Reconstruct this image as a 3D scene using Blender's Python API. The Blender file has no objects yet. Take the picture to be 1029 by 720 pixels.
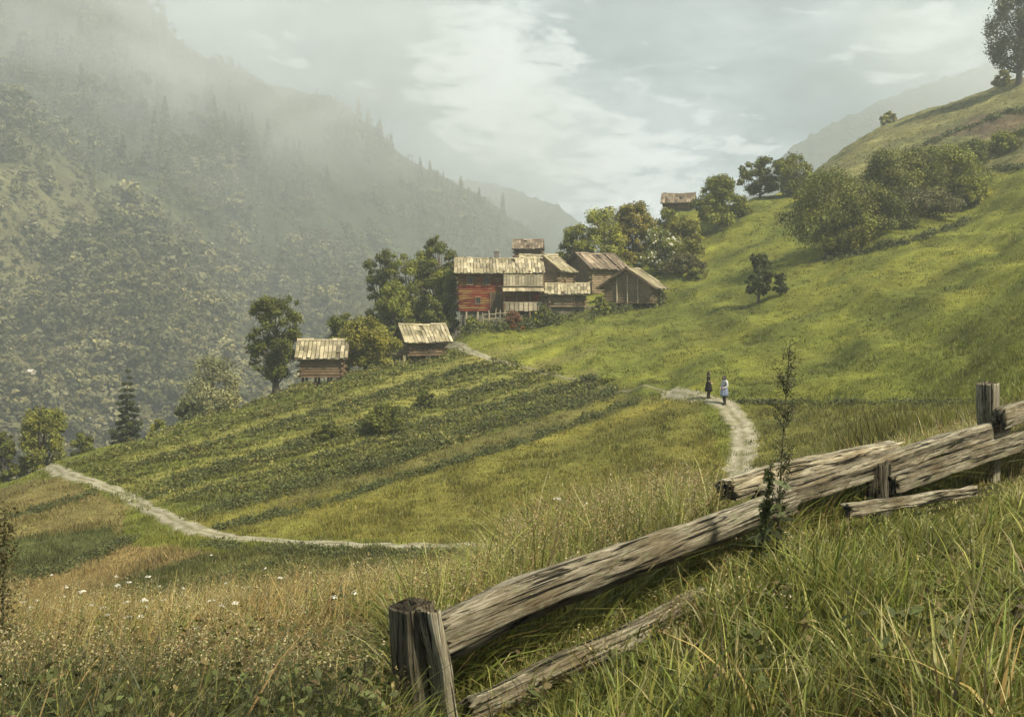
import bpy, bmesh, math, random
import numpy as np
from mathutils import Vector, Matrix, Euler
R = math.radians
rng = np.random.default_rng(7)
random.seed(7)
SC = bpy.context.scene
COL = SC.collection
F, CX, HY = 1100.0, 514.5, 300.0          # focal length in photo pixels, photo centre column, horizon row

# ------------------------------------------------------------------ basics
def mesh_np(name, V, faces, mat=None, col=None, smooth=False):
    """V (n,3); faces (m,k) array of one face size, or list of such arrays."""
    me = bpy.data.meshes.new(name)
    V = np.asarray(V, dtype=np.float32)
    fl = faces if isinstance(faces, list) else [faces]
    fl = [np.asarray(f, dtype=np.int32) for f in fl if len(f)]
    me.vertices.add(len(V)); me.vertices.foreach_set('co', V.ravel())
    nl = sum(f.size for f in fl); npoly = sum(len(f) for f in fl)
    me.loops.add(nl); me.polygons.add(npoly)
    me.loops.foreach_set('vertex_index', np.concatenate([f.ravel() for f in fl]))
    tot = np.concatenate([np.full(len(f), f.shape[1], np.int32) for f in fl])
    st = np.concatenate([[0], np.cumsum(tot)[:-1]]).astype(np.int32)
    me.polygons.foreach_set('loop_start', st)
    me.update(calc_edges=True)
    if smooth: me.polygons.foreach_set('use_smooth', np.ones(npoly, dtype=bool))
    if col is not None:
        a = me.color_attributes.new('Col', 'FLOAT_COLOR', 'POINT')
        c = np.ones((len(V), 4), np.float32); c[:, :3] = col
        a.data.foreach_set('color', c.ravel())
    if mat: me.materials.append(mat)
    return me

def put(name, me, parent=None, loc=(0, 0, 0), rz=0.0, label=None, cat=None, group=None, kind=None, mat=None):
    o = bpy.data.objects.new(name, me); COL.objects.link(o)
    o.location = loc; o.rotation_euler = (0, 0, rz)
    if parent: o.parent = parent
    if mat and me is not None and not me.materials: me.materials.append(mat)
    return tag(o, label, cat, group, kind)

def tag(o, label=None, cat=None, group=None, kind=None):
    for k, v in (('label', label), ('category', cat), ('group', group), ('kind', kind)):
        if v: o[k] = v
    return o

class MB:
    """collects boxes and tubes into one mesh"""
    def __init__(s): s.V = []; s.F = []; s.C = []; s.n = 0
    def add(s, V, Fs, c=1.0):
        s.V.append(np.asarray(V, float)); s.F += [tuple(i + s.n for i in f) for f in Fs]
        s.C.append(np.tile(np.ones(3) * c, (len(V), 1))); s.n += len(V)
    def box(s, c, d, rot=None, col=1.0):
        d = np.array(d) / 2
        P = np.array([[x, y, z] for z in (-1, 1) for y in (-1, 1) for x in (-1, 1)]) * d
        if rot is not None: P = P @ np.array(Euler(rot).to_matrix()).T
        s.add(P + np.array(c), [(0, 2, 3, 1), (4, 5, 7, 6), (0, 1, 5, 4), (2, 6, 7, 3), (0, 4, 6, 2), (1, 3, 7, 5)], col)
    def tube(s, P, rad, k=6, col=1.0, cap=True):
        P = np.asarray(P, float); n = len(P); rad = np.broadcast_to(rad, (n,))
        T = np.gradient(P, axis=0); T /= np.linalg.norm(T, axis=1)[:, None] + 1e-9
        ref = np.array([0.31, 0.95, 0.05]) if abs(T[0, 2]) > .7 else np.array([0, 0, 1.0])
        A = np.cross(T, ref); A /= np.linalg.norm(A, axis=1)[:, None] + 1e-9
        B = np.cross(T, A)
        an = np.arange(k) * 2 * np.pi / k
        V = (P[:, None] + rad[:, None, None] * (np.cos(an)[None, :, None] * A[:, None] + np.sin(an)[None, :, None] * B[:, None])).reshape(-1, 3)
        Fs = [(i * k + j, i * k + (j + 1) % k, (i + 1) * k + (j + 1) % k, (i + 1) * k + j) for i in range(n - 1) for j in range(k)]
        if cap: Fs += [tuple(range(k - 1, -1, -1)), tuple((n - 1) * k + j for j in range(k))]
        s.add(V, Fs, col)
    def mesh(s, name, mat=None, smooth=False):
        V = np.concatenate(s.V); me = bpy.data.meshes.new(name)
        me.from_pydata(V.tolist(), [], s.F)
        a = me.color_attributes.new('Col', 'FLOAT_COLOR', 'POINT')
        c = np.ones((len(V), 4), np.float32); c[:, :3] = np.concatenate(s.C); a.data.foreach_set('color', c.ravel())
        if smooth: me.polygons.foreach_set('use_smooth', np.ones(len(me.polygons), dtype=bool))
        me.update()
        if mat: me.materials.append(mat)
        return me
    def put(s, name, mat, parent=None, smooth=False, **k):
        return put(name, s.mesh(name, mat, smooth), parent, **k)

# ------------------------------------------------------------------ numpy noise
_perm = np.random.default_rng(3).permutation(256); _perm = np.concatenate([_perm] * 3)
_gr = np.random.default_rng(4).normal(size=(256, 2)); _gr /= np.linalg.norm(_gr, axis=1)[:, None]
def noise2(x, y):
    x = np.asarray(x, float); y = np.asarray(y, float)
    xi = np.floor(x).astype(int); yi = np.floor(y).astype(int); xf = x - xi; yf = y - yi
    def g(a, b):
        h = _gr[_perm[_perm[(xi + a) & 255] + ((yi + b) & 255)]]
        return h[..., 0] * (xf - a) + h[..., 1] * (yf - b)
    u = xf ** 3 * (xf * (xf * 6 - 15) + 10); v = yf ** 3 * (yf * (yf * 6 - 15) + 10)
    return ((g(0, 0) * (1 - u) + g(1, 0) * u) * (1 - v) + (g(0, 1) * (1 - u) + g(1, 1) * u) * v) * 1.5
def fbm(x, y, o=4, lac=2.03, gain=.5):
    t = 0; a = 1.0
    for i in range(o):
        t = t + a * noise2(x + 17.3 * i, y - 9.1 * i); x = x * lac; y = y * lac; a *= gain
    return t
def smooth(a, b, x):
    t = np.clip((x - a) / (b - a), 0, 1); return t * t * (3 - 2 * t)
def in_poly(px, py, poly):
    c = np.zeros(np.shape(px), bool); n = len(poly)
    for i in range(n):
        x0, y0 = poly[i]; x1, y1 = poly[(i + 1) % n]
        if y0 == y1: continue
        c ^= ((y0 > py) != (y1 > py)) & (px < (x1 - x0) * (py - y0) / (y1 - y0) + x0)
    return c

# ------------------------------------------------------------------ thin plate spline
class TPS:
    def __init__(s, P, z, lam=1e-4):
        s.P = np.asarray(P, float); n = len(s.P)
        K = s.U(s.P, s.P) + lam * np.eye(n); Q = np.c_[np.ones(n), s.P]
        A = np.zeros((n + 3, n + 3)); A[:n, :n] = K; A[:n, n:] = Q; A[n:, :n] = Q.T
        s.w = np.linalg.solve(A, np.r_[z, 0, 0, 0])
    def U(s, a, b):
        r2 = ((a[:, None, :] - b[None]) ** 2).sum(-1); return .5 * r2 * np.log(r2 + 1e-12)
    def __call__(s, p):
        p = np.asarray(p, float); out = np.empty(len(p)); n = len(s.P)
        for i in range(0, len(p), 40000):
            q = p[i:i + 40000]; out[i:i + 40000] = s.U(q, s.P) @ s.w[:n] + s.w[n] + q @ s.w[n + 1:]
        return out

class Land:
    """height field Z = Y * s(u, log Y) with u = X / Y, on a fan-shaped grid"""
    def __init__(s, ctrl, us, vs, eye, extra):
        c = np.array(ctrl, float); u = (c[:, 0] - CX) / F; Y = c[:, 2]
        t = TPS(np.c_[u * 4, np.log(Y)], (HY - c[:, 1]) / F + eye / Y)
        s.us, s.vs = us, vs
        U, V = np.meshgrid(us, vs); s.U, s.V = U, V
        Yg = np.exp(V); S = t(np.c_[U.ravel() * 4, V.ravel()]).reshape(U.shape) - eye / Yg
        X = U * Yg
        Z = extra(X, Yg, S * Yg)
        s.S = Z / Yg; s.X, s.Y, s.Z = X, Yg, Z
    def _i(s, a, x):
        i = np.clip(np.searchsorted(a, x) - 1, 0, len(a) - 2); return i, np.clip((x - a[i]) / (a[i + 1] - a[i]), 0, 1)
    def z(s, X, Y):
        X = np.asarray(X, float); Y = np.asarray(Y, float)
        iu, fu = s._i(s.us, X / Y); iv, fv = s._i(s.vs, np.log(Y))
        G = s.Z
        return (G[iv, iu] * (1 - fu) + G[iv, iu + 1] * fu) * (1 - fv) + (G[iv + 1, iu] * (1 - fu) + G[iv + 1, iu + 1] * fu) * fv
    def hit(s, px, py, ymin=1.0):
        """first point of the land met by the photo's ray at (px, py)"""
        u = (px - CX) / F; t = (HY - py) / F
        iu, fu = s._i(s.us, u)
        c = s.S[:, iu] * (1 - fu) + s.S[:, iu + 1] * fu
        k = np.where((c >= t) & (s.vs >= math.log(ymin)))[0]
        if len(k) == 0: return s.hit(px, py + 1, ymin) if py < 800 else None
        k = k[0]
        if k == 0: v = s.vs[0]
        else: v = s.vs[k - 1] + (s.vs[k] - s.vs[k - 1]) * np.clip((t - c[k - 1]) / (c[k] - c[k - 1] + 1e-12), 0, 1)
        Y = math.exp(v); X = u * Y
        return Vector((X, Y, float(s.z(X, Y))))
    def at(s, px, Y):
        X = (px - CX) / F * Y; return Vector((X, Y, float(s.z(X, Y))))
    def mesh(s, name, mat, col):
        nv, nu = s.X.shape
        idx = np.arange(nv * nu).reshape(nv, nu)
        q = np.stack([idx[:-1, :-1], idx[:-1, 1:], idx[1:, 1:], idx[1:, :-1]], -1).reshape(-1, 4)
        return mesh_np(name, np.stack([s.X, s.Y, s.Z], -1).reshape(-1, 3), q, mat, col.reshape(-1, 3), smooth=True)

# ------------------------------------------------------------------ node helper
class NT:
    def __init__(s, tree): s.t = tree; s.t.nodes.clear()
    def n(s, ty, ins=None, **pr):
        nd = s.t.nodes.new(ty)
        for k, v in pr.items(): setattr(nd, k, v)
        for k, v in (ins or {}).items(): s.set(nd.inputs[k], v)
        return nd
    def set(s, sock, v):
        if isinstance(v, bpy.types.NodeSocket): s.t.links.new(v, sock)
        elif isinstance(v, (tuple, list)) and sock.type == 'RGBA' and len(v) == 3: sock.default_value = (*v, 1)
        else: sock.default_value = v
    def math(s, op, a, b=0.0, c=0.0):
        nd = s.n('ShaderNodeMath', operation=op); s.set(nd.inputs[0], a); s.set(nd.inputs[1], b)
        if op in ('MULTIPLY_ADD',): s.set(nd.inputs[2], c)
        return nd.outputs[0]
    def mix(s, f, a, b, mode='MIX'):
        nd = s.n('ShaderNodeMix', data_type='RGBA', blend_type=mode)
        s.set(nd.inputs[0], f); s.set(nd.inputs[6], a); s.set(nd.inputs[7], b); return nd.outputs[2]
    def ramp(s, f, stops, interp='LINEAR'):
        nd = s.n('ShaderNodeValToRGB', {'Fac': f}); cr = nd.color_ramp; cr.interpolation = interp
        while len(cr.elements) < len(stops): cr.elements.new(.5)
        for e, (p, c) in zip(cr.elements, stops):
            e.position = p; e.color = (*c, 1) if isinstance(c, (tuple, list)) else (c, c, c, 1)
        return nd.outputs[0]
    def noise(s, vec, scale, det=4, rough=.55, dist=0.0, out=0):
        return s.n('ShaderNodeTexNoise', {'Vector': vec, 'Scale': scale, 'Detail': det, 'Roughness': rough, 'Distortion': dist}).outputs[out]
    def mapv(s, vec, scale=(1, 1, 1), rot=(0, 0, 0), loc=(0, 0, 0)):
        return s.n('ShaderNodeMapping', {'Vector': vec, 'Scale': scale, 'Rotation': rot, 'Location': loc}).outputs[0]

def material(name):
    m = bpy.data.materials.new(name); m.use_nodes = True
    return m, NT(m.node_tree)
def out(nt, sh, vol=None):
    o = nt.n('ShaderNodeOutputMaterial')
    if sh is not None: nt.t.links.new(sh, o.inputs[0])
    if vol is not None: nt.t.links.new(vol, o.inputs[1])

def leaf_material(name, tint=(1, 1, 1), trans=.35, rough=.6, spec=.25, var=.25):
    m, nt = material(name)
    c = nt.n('ShaderNodeAttribute', attribute_name='Col').outputs[0]
    r = nt.n('ShaderNodeNewGeometry').outputs['Random Per Island']
    v = nt.math('MULTIPLY_ADD', r, 2 * var, 1 - var)
    c = nt.mix(1.0, c, tint, 'MULTIPLY')
    hs = nt.n('ShaderNodeHueSaturation', {'Color': c, 'Value': v, 'Hue': nt.math('MULTIPLY_ADD', r, .03, .485)}).outputs[0]
    p = nt.n('ShaderNodeBsdfPrincipled', {'Base Color': hs, 'Roughness': rough, 'Specular IOR Level': spec}).outputs[0]
    t = nt.n('ShaderNodeBsdfTranslucent', {'Color': hs}).outputs[0]
    out(nt, nt.n('ShaderNodeMixShader', {0: trans, 1: p, 2: t}).outputs[0])
    return m

def plain(name, col, rough=.8, spec=.2, scale=6.0, amount=.35, bump=.0):
    m, nt = material(name)
    oc = nt.n('ShaderNodeTexCoord').outputs['Object']
    nz = nt.noise(oc, scale, 5)
    c = nt.mix(1.0, col, nt.ramp(nz, [(.25, 1 - amount), (.75, 1 + amount * .6)]), 'MULTIPLY')
    a = nt.n('ShaderNodeAttribute', attribute_name='Col').outputs[0]
    ins = {'Base Color': c, 'Roughness': rough, 'Specular IOR Level': spec}
    if bump:
        ins['Normal'] = nt.n('ShaderNodeBump', {'Height': nz, 'Strength': bump, 'Distance': .02}).outputs[0]
    out(nt, nt.n('ShaderNodeBsdfPrincipled', ins).outputs[0])
    return m
# ------------------------------------------------------------------ the near hillside
G_CTRL = [
 # standing place and foreground knoll: photo column, photo row, metres away
 (415,745,4.4),(0,765,4.5),(-400,765,4.5),(1029,765,3.2),(1500,720,3.3),(515,1180,2.0),(0,1200,2.0),(1029,1160,2.0),(515,2060,1.0),(1600,2000,1.0),(-600,2060,1.0),
 (750,575,6.3),(1000,490,8.8),(1029,600,5.2),(800,650,4.6),(550,605,8),(200,668,9),(0,680,9),(-400,690,9),(600,562,11),
 (0,655,12),(300,640,12),(420,618,12),(500,592,13),(700,522,14),(850,470,16),(1029,440,16),(1400,410,16),(-400,660,12),
 # the hidden dip and the fields beyond
 (0,668,20),(-400,668,20),(300,650,20),(500,605,20),(740,532,22),(0,640,30),(300,625,30),(500,572,30),(0,607,39),(-400,610,39),(300,590,38),(450,560,41),(740,507,38),
 (560,503,50),(740,488,46),(200,536,50),(130,502,60),(50,470,76),(60,580,45),(20,500,62),(20,555,49),(-400,500,62),(-400,570,48),
 (460,549,44),(350,480,62),(500,450,65),(600,400,82),(450,400,86),(300,450,72),(640,440,58),(250,410,90),(200,470,68),
 (300,387,98),(320,387,98),(420,364,105),(120,447,84),(200,417,92),(60,466,78),(360,372,101),
 (710,400,67),(700,340,96),(600,350,97),(530,340,110),(485,321,118),(560,310,121),(640,307,123),
 (1000,445,24),(1029,420,30),(900,425,34),(900,401,55),(980,402,46),(820,401,62),(1400,380,35),
 (1029,330,54),(1029,250,86),(900,300,85),(900,232,116),(800,330,88),(800,278,110),(700,300,118),(830,255,118),(980,212,124),(1029,166,132),(1400,100,120),(1400,250,70),
 (985,170,142),(900,190,140),(960,128,178),(1029,120,165),(760,240,140),(757,200,165),(680,214,165),(700,250,146),(650,282,134),(600,288,140),
 (830,164,220),(890,126,226),(960,101,216),(1029,79,200),(1400,-80,190),
 # beyond the skyline the land falls away into the valley
 (757,206,180),(680,218,178),(600,296,155),(500,325,135),(420,372,118),(300,402,112),(200,432,104),(120,464,97),(50,484,92),
 (757,300,300),(680,300,280),(600,380,250),(500,430,250),(420,470,250),(300,520,250),(120,560,250),(0,560,250),(-400,560,250),(-400,500,100),
 (830,190,300),(960,160,300),(1029,150,300),(1400,50,300),(757,380,420),(500,520,420),(300,540,420),(0,540,420),(-400,540,420),(1029,230,420),(1400,200,420)]
def g_extra(X, Y, Z):
    n = fbm(X / 14 + 3, Y / 14, 3) * .30 * smooth(25, 60, Y) + fbm(X / 3.1, Y / 3.1 + 8, 3) * .10 * smooth(14, 40, Y)
    n = n + fbm(X / 1.1, Y / 1.1, 3) * .05
    # mown meadow: low contour ledges on the right-hand slope
    k = smooth(.02, .12, X / Y) * smooth(45, 75, Y)
    w = (Z * 1.1 - Y * .06 + fbm(X / 22, Y / 22, 2) * 2.2)
    n = n + k * .55 * (np.abs(((w / 2.6) % 1) - .5) * 2 - .5)
    return Z + n
us = np.unique(np.concatenate([np.linspace(-1.05, -.56, 40), np.linspace(-.56, .56, 420), np.linspace(.56, 1.05, 40)]))
vs = np.linspace(math.log(.8), math.log(420), 560)
GR = Land(G_CTRL, us, vs, 1.6, g_extra)

PXg = CX + GR.U * F; PYg = HY - GR.S * F
Cg = np.zeros(PXg.shape + (3,))
STRIPS = ((495, 505), (521, 531), (544, 552))
def region(px, py, Y, X):
    """field colours of the land (grass, crop, hay), with swath-like light and shadow bands painted in"""
    px = np.asarray(px, float)
    j = fbm(X / 9, Y / 9, 3) * 14
    c = np.tile(np.array([.148, .160, .027]), px.shape + (1,))
    def lay(mask, col, f=1.0):
        m = (mask.astype(float) * f)[..., None]
        c[:] = c * (1 - m) + np.array(col) * m
    q = py + j * .4
    lay(in_poly(px, q, [(800, 200), (840, 150), (1500, -200), (1500, 165), (985, 170), (880, 200)]) & (Y > 110), (.155, .150, .058))
    lay(in_poly(px, q, [(930, 140), (985, 118), (1060, 100), (1060, 118), (990, 138)]) & (Y > 110), (.13, .10, .055))
    lay(in_poly(px, q, [(30, 478), (300, 380), (470, 350), (640, 392), (420, 462), (180, 512)]), (.112, .122, .024))
    lay(in_poly(px, q, [(185, 518), (440, 452), (620, 396), (700, 400), (720, 440), (735, 500), (560, 520), (470, 548), (200, 540)]), (.165, .155, .032))
    lay(in_poly(px, q, [(330, 478), (520, 428), (600, 402), (560, 432), (430, 470), (260, 515)]), (.135, .125, .036))
    s_ = px * .29 + py + 5 * fbm(X / 12, Y / 12 + 4, 2); inn = (px > 120) & (px < 600) & (Y > 55) & (Y < 108)
    for a_, b_ in STRIPS: lay(inn & (s_ > a_) & (s_ < b_), (.20, .195, .050), .9)
    lay(in_poly(px, q, [(-200, 520), (60, 480), (130, 510), (120, 540), (-200, 590)]), (.175, .148, .050))
    lay(in_poly(px, q, [(-200, 590), (120, 545), (220, 560), (250, 580), (110, 606), (-200, 650)]) & (Y > 25), (.22, .17, .065))
    lay(in_poly(px, q, [(-200, 560), (110, 530), (135, 545), (30, 580), (-200, 612)]) & (Y > 25), (.082, .092, .026))
    lay(in_poly(px, q, [(100, 590), (200, 562), (330, 545), (480, 552), (520, 580), (300, 640)]) & (Y > 25), (.105, .108, .030))
    lay(in_poly(px, q, [(740, 408), (1300, 398), (1300, 470), (740, 500)]) & (Y > 14), (.140, .138, .030))
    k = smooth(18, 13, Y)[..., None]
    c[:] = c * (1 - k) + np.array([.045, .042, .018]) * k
    st = fbm((X * .8 + Y * .5) / 26, (Y * .8 - X * .5) / 5, 3) * smooth(45, 70, Y) * (px > 520)  # broad light and shadow bands, laid like mowing swaths, put into the colour
    c[:] *= (1 + .42 * st)[..., None] * (1 + np.array([.06, 0, -.1]) * st[..., None])
    n = 1 + .24 * fbm(X / 5.5, Y / 5.5 + 40, 4)
    return c * np.clip(n, .5, 1.5)[..., None]
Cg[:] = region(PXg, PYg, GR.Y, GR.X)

def ground_material():
    m, nt = material('meadow_turf')
    pos = nt.n('ShaderNodeNewGeometry').outputs['Position']
    c = nt.n('ShaderNodeAttribute', attribute_name='Col').outputs[0]
    a = nt.noise(nt.mapv(pos, (1, .35, 1), (0, 0, .5)), .55, 6, .62)
    b = nt.noise(pos, 3.2, 6, .7)
    f = nt.math('MULTIPLY', nt.ramp(a, [(.3, .68), (.7, 1.25)]), nt.ramp(b, [(.3, .65), (.72, 1.3)]))
    c = nt.mix(1.0, c, f, 'MULTIPLY')
    dry = nt.ramp(nt.noise(pos, .16, 5, .6), [(.48, 0.0), (.66, .35)])
    c = nt.mix(dry, c, nt.mix(1.0, c, (1.35, 1.05, 1.1), 'MULTIPLY'))
    bp = nt.n('ShaderNodeBump', {'Height': nt.math('ADD', b, nt.noise(pos, 11, 4, .7)), 'Strength': .55, 'Distance': .12}).outputs[0]
    out(nt, nt.n('ShaderNodeBsdfPrincipled', {'Base Color': c, 'Roughness': .9, 'Specular IOR Level': .1, 'Normal': bp}).outputs[0])
    return m
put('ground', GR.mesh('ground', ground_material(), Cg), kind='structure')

# ------------------------------------------------------------------ paths, as ribbons lying on the land
def path_material():
    m, nt = material('trodden_gravel')
    pos = nt.n('ShaderNodeNewGeometry').outputs['Position']
    c = nt.n('ShaderNodeAttribute', attribute_name='Col').outputs[0]
    n = nt.noise(pos, 2.5, 6, .7)
    c = nt.mix(1.0, c, nt.ramp(n, [(.3, .6), (.7, 1.25)]), 'MULTIPLY')
    bp = nt.n('ShaderNodeBump', {'Height': nt.noise(pos, 9, 5, .7), 'Strength': .5, 'Distance': .06}).outputs[0]
    out(nt, nt.n('ShaderNodeBsdfPrincipled', {'Base Color': c, 'Roughness': .95, 'Specular IOR Level': .1, 'Normal': bp}).outputs[0])
    return m
PATHM = path_material()
def path(name, pts, width, extra=None, grass_mid=True, worn=0.0):
    P = [GR.hit(x, y, ym) for x, y, ym in pts]
    P = np.array([[p.x, p.y] for p in P])
    if extra is not None: P = np.concatenate([P, extra])
    # Catmull-Rom
    Q = np.concatenate([[2 * P[0] - P[1]], P, [2 * P[-1] - P[-2]]]); L = []
    for i in range(1, len(Q) - 2):
        n = max(4, int(np.linalg.norm(Q[i + 1] - Q[i]) / .35))
        t = np.linspace(0, 1, n, endpoint=False)[:, None]
        L.append(.5 * (2 * Q[i] + (Q[i + 1] - Q[i - 1]) * t + (2 * Q[i - 1] - 5 * Q[i] + 4 * Q[i + 1] - Q[i + 2]) * t ** 2 + (3 * Q[i] - Q[i - 1] - 3 * Q[i + 1] + Q[i + 2]) * t ** 3))
    L = np.concatenate(L); T = np.gradient(L, axis=0); T /= np.linalg.norm(T, axis=1)[:, None]
    Nn = np.c_[-T[:, 1], T[:, 0]]; k = 13
    s = np.linspace(-1, 1, k)
    arc = np.arange(len(L)) * .35
    wl = width / 2 * (1 + .35 * noise2(arc * .5, arc * 0 + 3) + .3 * noise2(arc * 1.7, arc * 0 + 9) + .25 * noise2(arc * 4.3, arc * 0 + 2)); wr = width / 2 * (1 + .35 * noise2(arc * .5, arc * 0 + 31) + .3 * noise2(arc * 1.7, arc * 0 + 19) + .25 * noise2(arc * 4.3, arc * 0 + 12))
    off = np.where(s[None] < 0, s[None] * wl[:, None], s[None] * wr[:, None])
    XY = L[:, None] + Nn[:, None] * off[..., None]
    Z = GR.z(XY[..., 0], XY[..., 1]) + .07 * (1 - np.abs(s[None]) ** 6) - .02
    V = np.concatenate([XY, Z[..., None]], -1).reshape(-1, 3)
    idx = np.arange(len(L) * k).reshape(len(L), k)
    q = np.stack([idx[:-1, :-1], idx[:-1, 1:], idx[1:, 1:], idx[1:, :-1]], -1).reshape(-1, 4)
    C = np.tile(np.array([.33, .30, .22]), (len(L), k, 1))
    if grass_mid:      # two wheel ruts with a grassy middle
        g = np.exp(-((s[None] + .15 * noise2(arc * .4, arc * 0)[:, None]) / .22) ** 2) * np.clip(.75 + .9 * noise2(arc * .9, arc * 0 + 5), 0, .95)[:, None]
        C = C * (1 - g[..., None]) + np.array([.15, .14, .06]) * g[..., None]
    e = np.clip((np.abs(s)[None] - .45 + .45 * noise2(arc[:, None] * 1.9, s[None] * 1.5 + 50)) / .4, 0, 1) * .9
    C = C * (1 - e[..., None]) + np.array([.16, .15, .06]) * e[..., None]
    if worn:
        wv = np.clip(worn + .5 * noise2(arc * .35, arc * 0 + 70), 0, .9)[:, None, None]; C = C * (1 - wv) + np.array([.13, .125, .04]) * wv
    put(name, mesh_np(name, V, q, PATHM, C.reshape(-1, 3), smooth=True), kind='structure')
    return L
PATHS = []
PATHS.append(path('path', [(44, 469, 30), (70, 477, 30), (100, 487, 30), (130, 500, 30), (160, 516, 30), (190, 530, 30), (225, 539, 30), (280, 544, 30), (350, 547, 30), (420, 548, 30), (470, 549, 30), (530, 549, 25)], 1.2))
PATHS.append(path('path', [(672, 393, 40), (693, 397, 40), (712, 401, 40), (730, 409, 40), (743, 424, 40), (748, 440, 40), (745, 462, 40)], 1.6, extra=np.array([[9.6, 46.0], [8.3, 40.0], [7.0, 32.0]])))
PATHS.append(path('path', [(449, 341, 60), (458, 347, 60), (470, 353, 60), (488, 359, 60), (505, 364, 60), (522, 368, 60)], 1.25, worn=.08))
PATHS.append(path('path', [(522, 368, 60), (550, 376, 60), (590, 384, 60), (640, 390, 60), (672, 393, 60)], .5, worn=.55))

# ------------------------------------------------------------------ the far side of the valley
M_CTRL = [(0,470,250),(300,440,250),(-500,470,250),(500,420,250),(760,400,260),(1029,400,260),(1500,400,260),
 (0,455,340),(0,405,430),(0,330,420),(0,250,490),(0,170,580),(0,110,900),(0,60,1250),(0,-60,1600),(0,-160,1900),
 (-500,440,340),(-500,250,430),(-500,0,1000),(-500,-250,1500),
 (150,430,420),(150,360,440),(150,280,540),(150,215,720),(150,150,1150),(150,80,1400),(150,10,1700),(230,56,1850),
 (260,400,480),(260,330,760),(260,250,1050),(260,150,1400),(300,92,1900),(345,115,2000),(380,300,800),(380,250,1100),(400,150,2000),(440,172,2080),(480,200,2150),(520,228,2250),(545,246,2300),
 (450,290,1000),(450,250,1500),(545,330,900),(545,290,1500),(600,300,2300),(600,400,900),(760,380,900),(760,350,2300),(1029,380,900),(1029,330,2300),(1500,380,900),(1500,330,2300),
 (0,0,2600),(230,120,2600),(400,210,2800),(545,270,2900),(-500,0,2600),(0,200,4000),(400,260,4000),(760,330,4000),(1500,330,4000),(-500,200,4000)]
def m_extra(X, Y, Z):
    k = smooth(300, 600, Y)
    r = 1 - np.abs(fbm(X / 300 + Y / 650, Y / 520 + 5, 3)) * 2
    n = k * (r - .5) * 20 * smooth(-120, 90, Z) + fbm(X / 90, Y / 90, 4) * (3 + 7 * k)
    return Z + n
M_CTRL = [(a, b, 300 * (y / 300) ** .72 if y > 300 else y) for a, b, y in M_CTRL]
mus = np.linspace(-.75, .75, 420); mvs = np.linspace(math.log(235), math.log(1420), 330)
MT = Land(M_CTRL, mus, mvs, 0.0, m_extra)
MPX = CX + MT.U * F; MPY = HY - MT.S * F
nr = smooth(560, 380, MT.Y)[..., None]; mc = np.array([.050, .058, .026]) * (1 - nr) + np.array([.14, .12, .06]) * nr
cl = smooth(-.12, .2, fbm(MT.X / 90, MT.Y / 150 + 7, 4) + .25 * fbm(MT.X / 60, MT.Z / 5, 2)) * smooth(700, 480, MT.Y)
mc = mc * (1 - cl[..., None]) + np.array([.15, .145, .07]) * cl[..., None]
def mountain_material():
    m, nt = material('wooded_slope')
    pos = nt.n('ShaderNodeNewGeometry').outputs['Position']
    c = nt.n('ShaderNodeAttribute', attribute_name='Col').outputs[0]
    n = nt.noise(pos, .06, 6, .7); n2 = nt.noise(pos, .012, 5, .6)
    c = nt.mix(1.0, c, nt.math('MULTIPLY', nt.ramp(n, [(.32, .45), (.7, 1.45)]), nt.ramp(n2, [(.35, .65), (.7, 1.3)])), 'MULTIPLY')
    bp = nt.n('ShaderNodeBump', {'Height': n, 'Strength': 1.0, 'Distance': 9.0}).outputs[0]
    out(nt, nt.n('ShaderNodeBsdfPrincipled', {'Base Color': c, 'Roughness': .95, 'Specular IOR Level': .05, 'Normal': bp}).outputs[0])
    return m
MM = mountain_material()
put('mountain', MT.mesh('mountain', MM, mc), kind='structure')

def ridge(name, pts, Y0, depth, foot, seed):
    """a far mountain: a crest line with real slopes on both sides"""
    x = np.linspace(pts[0][0], pts[-1][0], 220); yy = np.interp(x, [p[0] for p in pts], [p[1] for p in pts])
    X = (x - CX) / F * Y0; H = (HY - yy) / F * Y0 + fbm(X / 160, X * 0 + seed, 5) * 12 + np.maximum(fbm(X / 9, X * 0 + 2 * seed, 3), -.1) * 5
    t = np.linspace(-1, 1, 70)
    Yl = Y0 + t * depth
    XX = np.tile(X, (70, 1)); YY = np.tile(Yl[:, None], (1, 220))
    ZZ = foot + (H[None] - foot) * (1 - np.abs(t)[:, None] ** .9) + fbm(XX / 220 + seed, YY / 300, 4) * 26 * (1 - (1 - np.abs(t)[:, None]) ** 6) * (1 - np.abs(t)[:, None])
    idx = np.arange(70 * 220).reshape(70, 220)
    q = np.stack([idx[:-1, :-1], idx[:-1, 1:], idx[1:, 1:], idx[1:, :-1]], -1).reshape(-1, 4)
    put(name, mesh_np(name, np.stack([XX, YY, ZZ], -1).reshape(-1, 3), q, MM, np.tile([.050, .064, .046], (70 * 220, 1)), smooth=True), kind='structure')
ridge('mountain', [(250, 230), (380, 190), (470, 176), (520, 186), (560, 200), (600, 226), (640, 262), (700, 300), (760, 330)], 1400, 130, -160, 5)
ridge('mountain', [(600, 330), (700, 240), (770, 168), (800, 140), (850, 112), (900, 90), (925, 84), (960, 66), (1000, 44), (1060, 20), (1300, -80)], 1310, 220, -160, 11)
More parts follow.
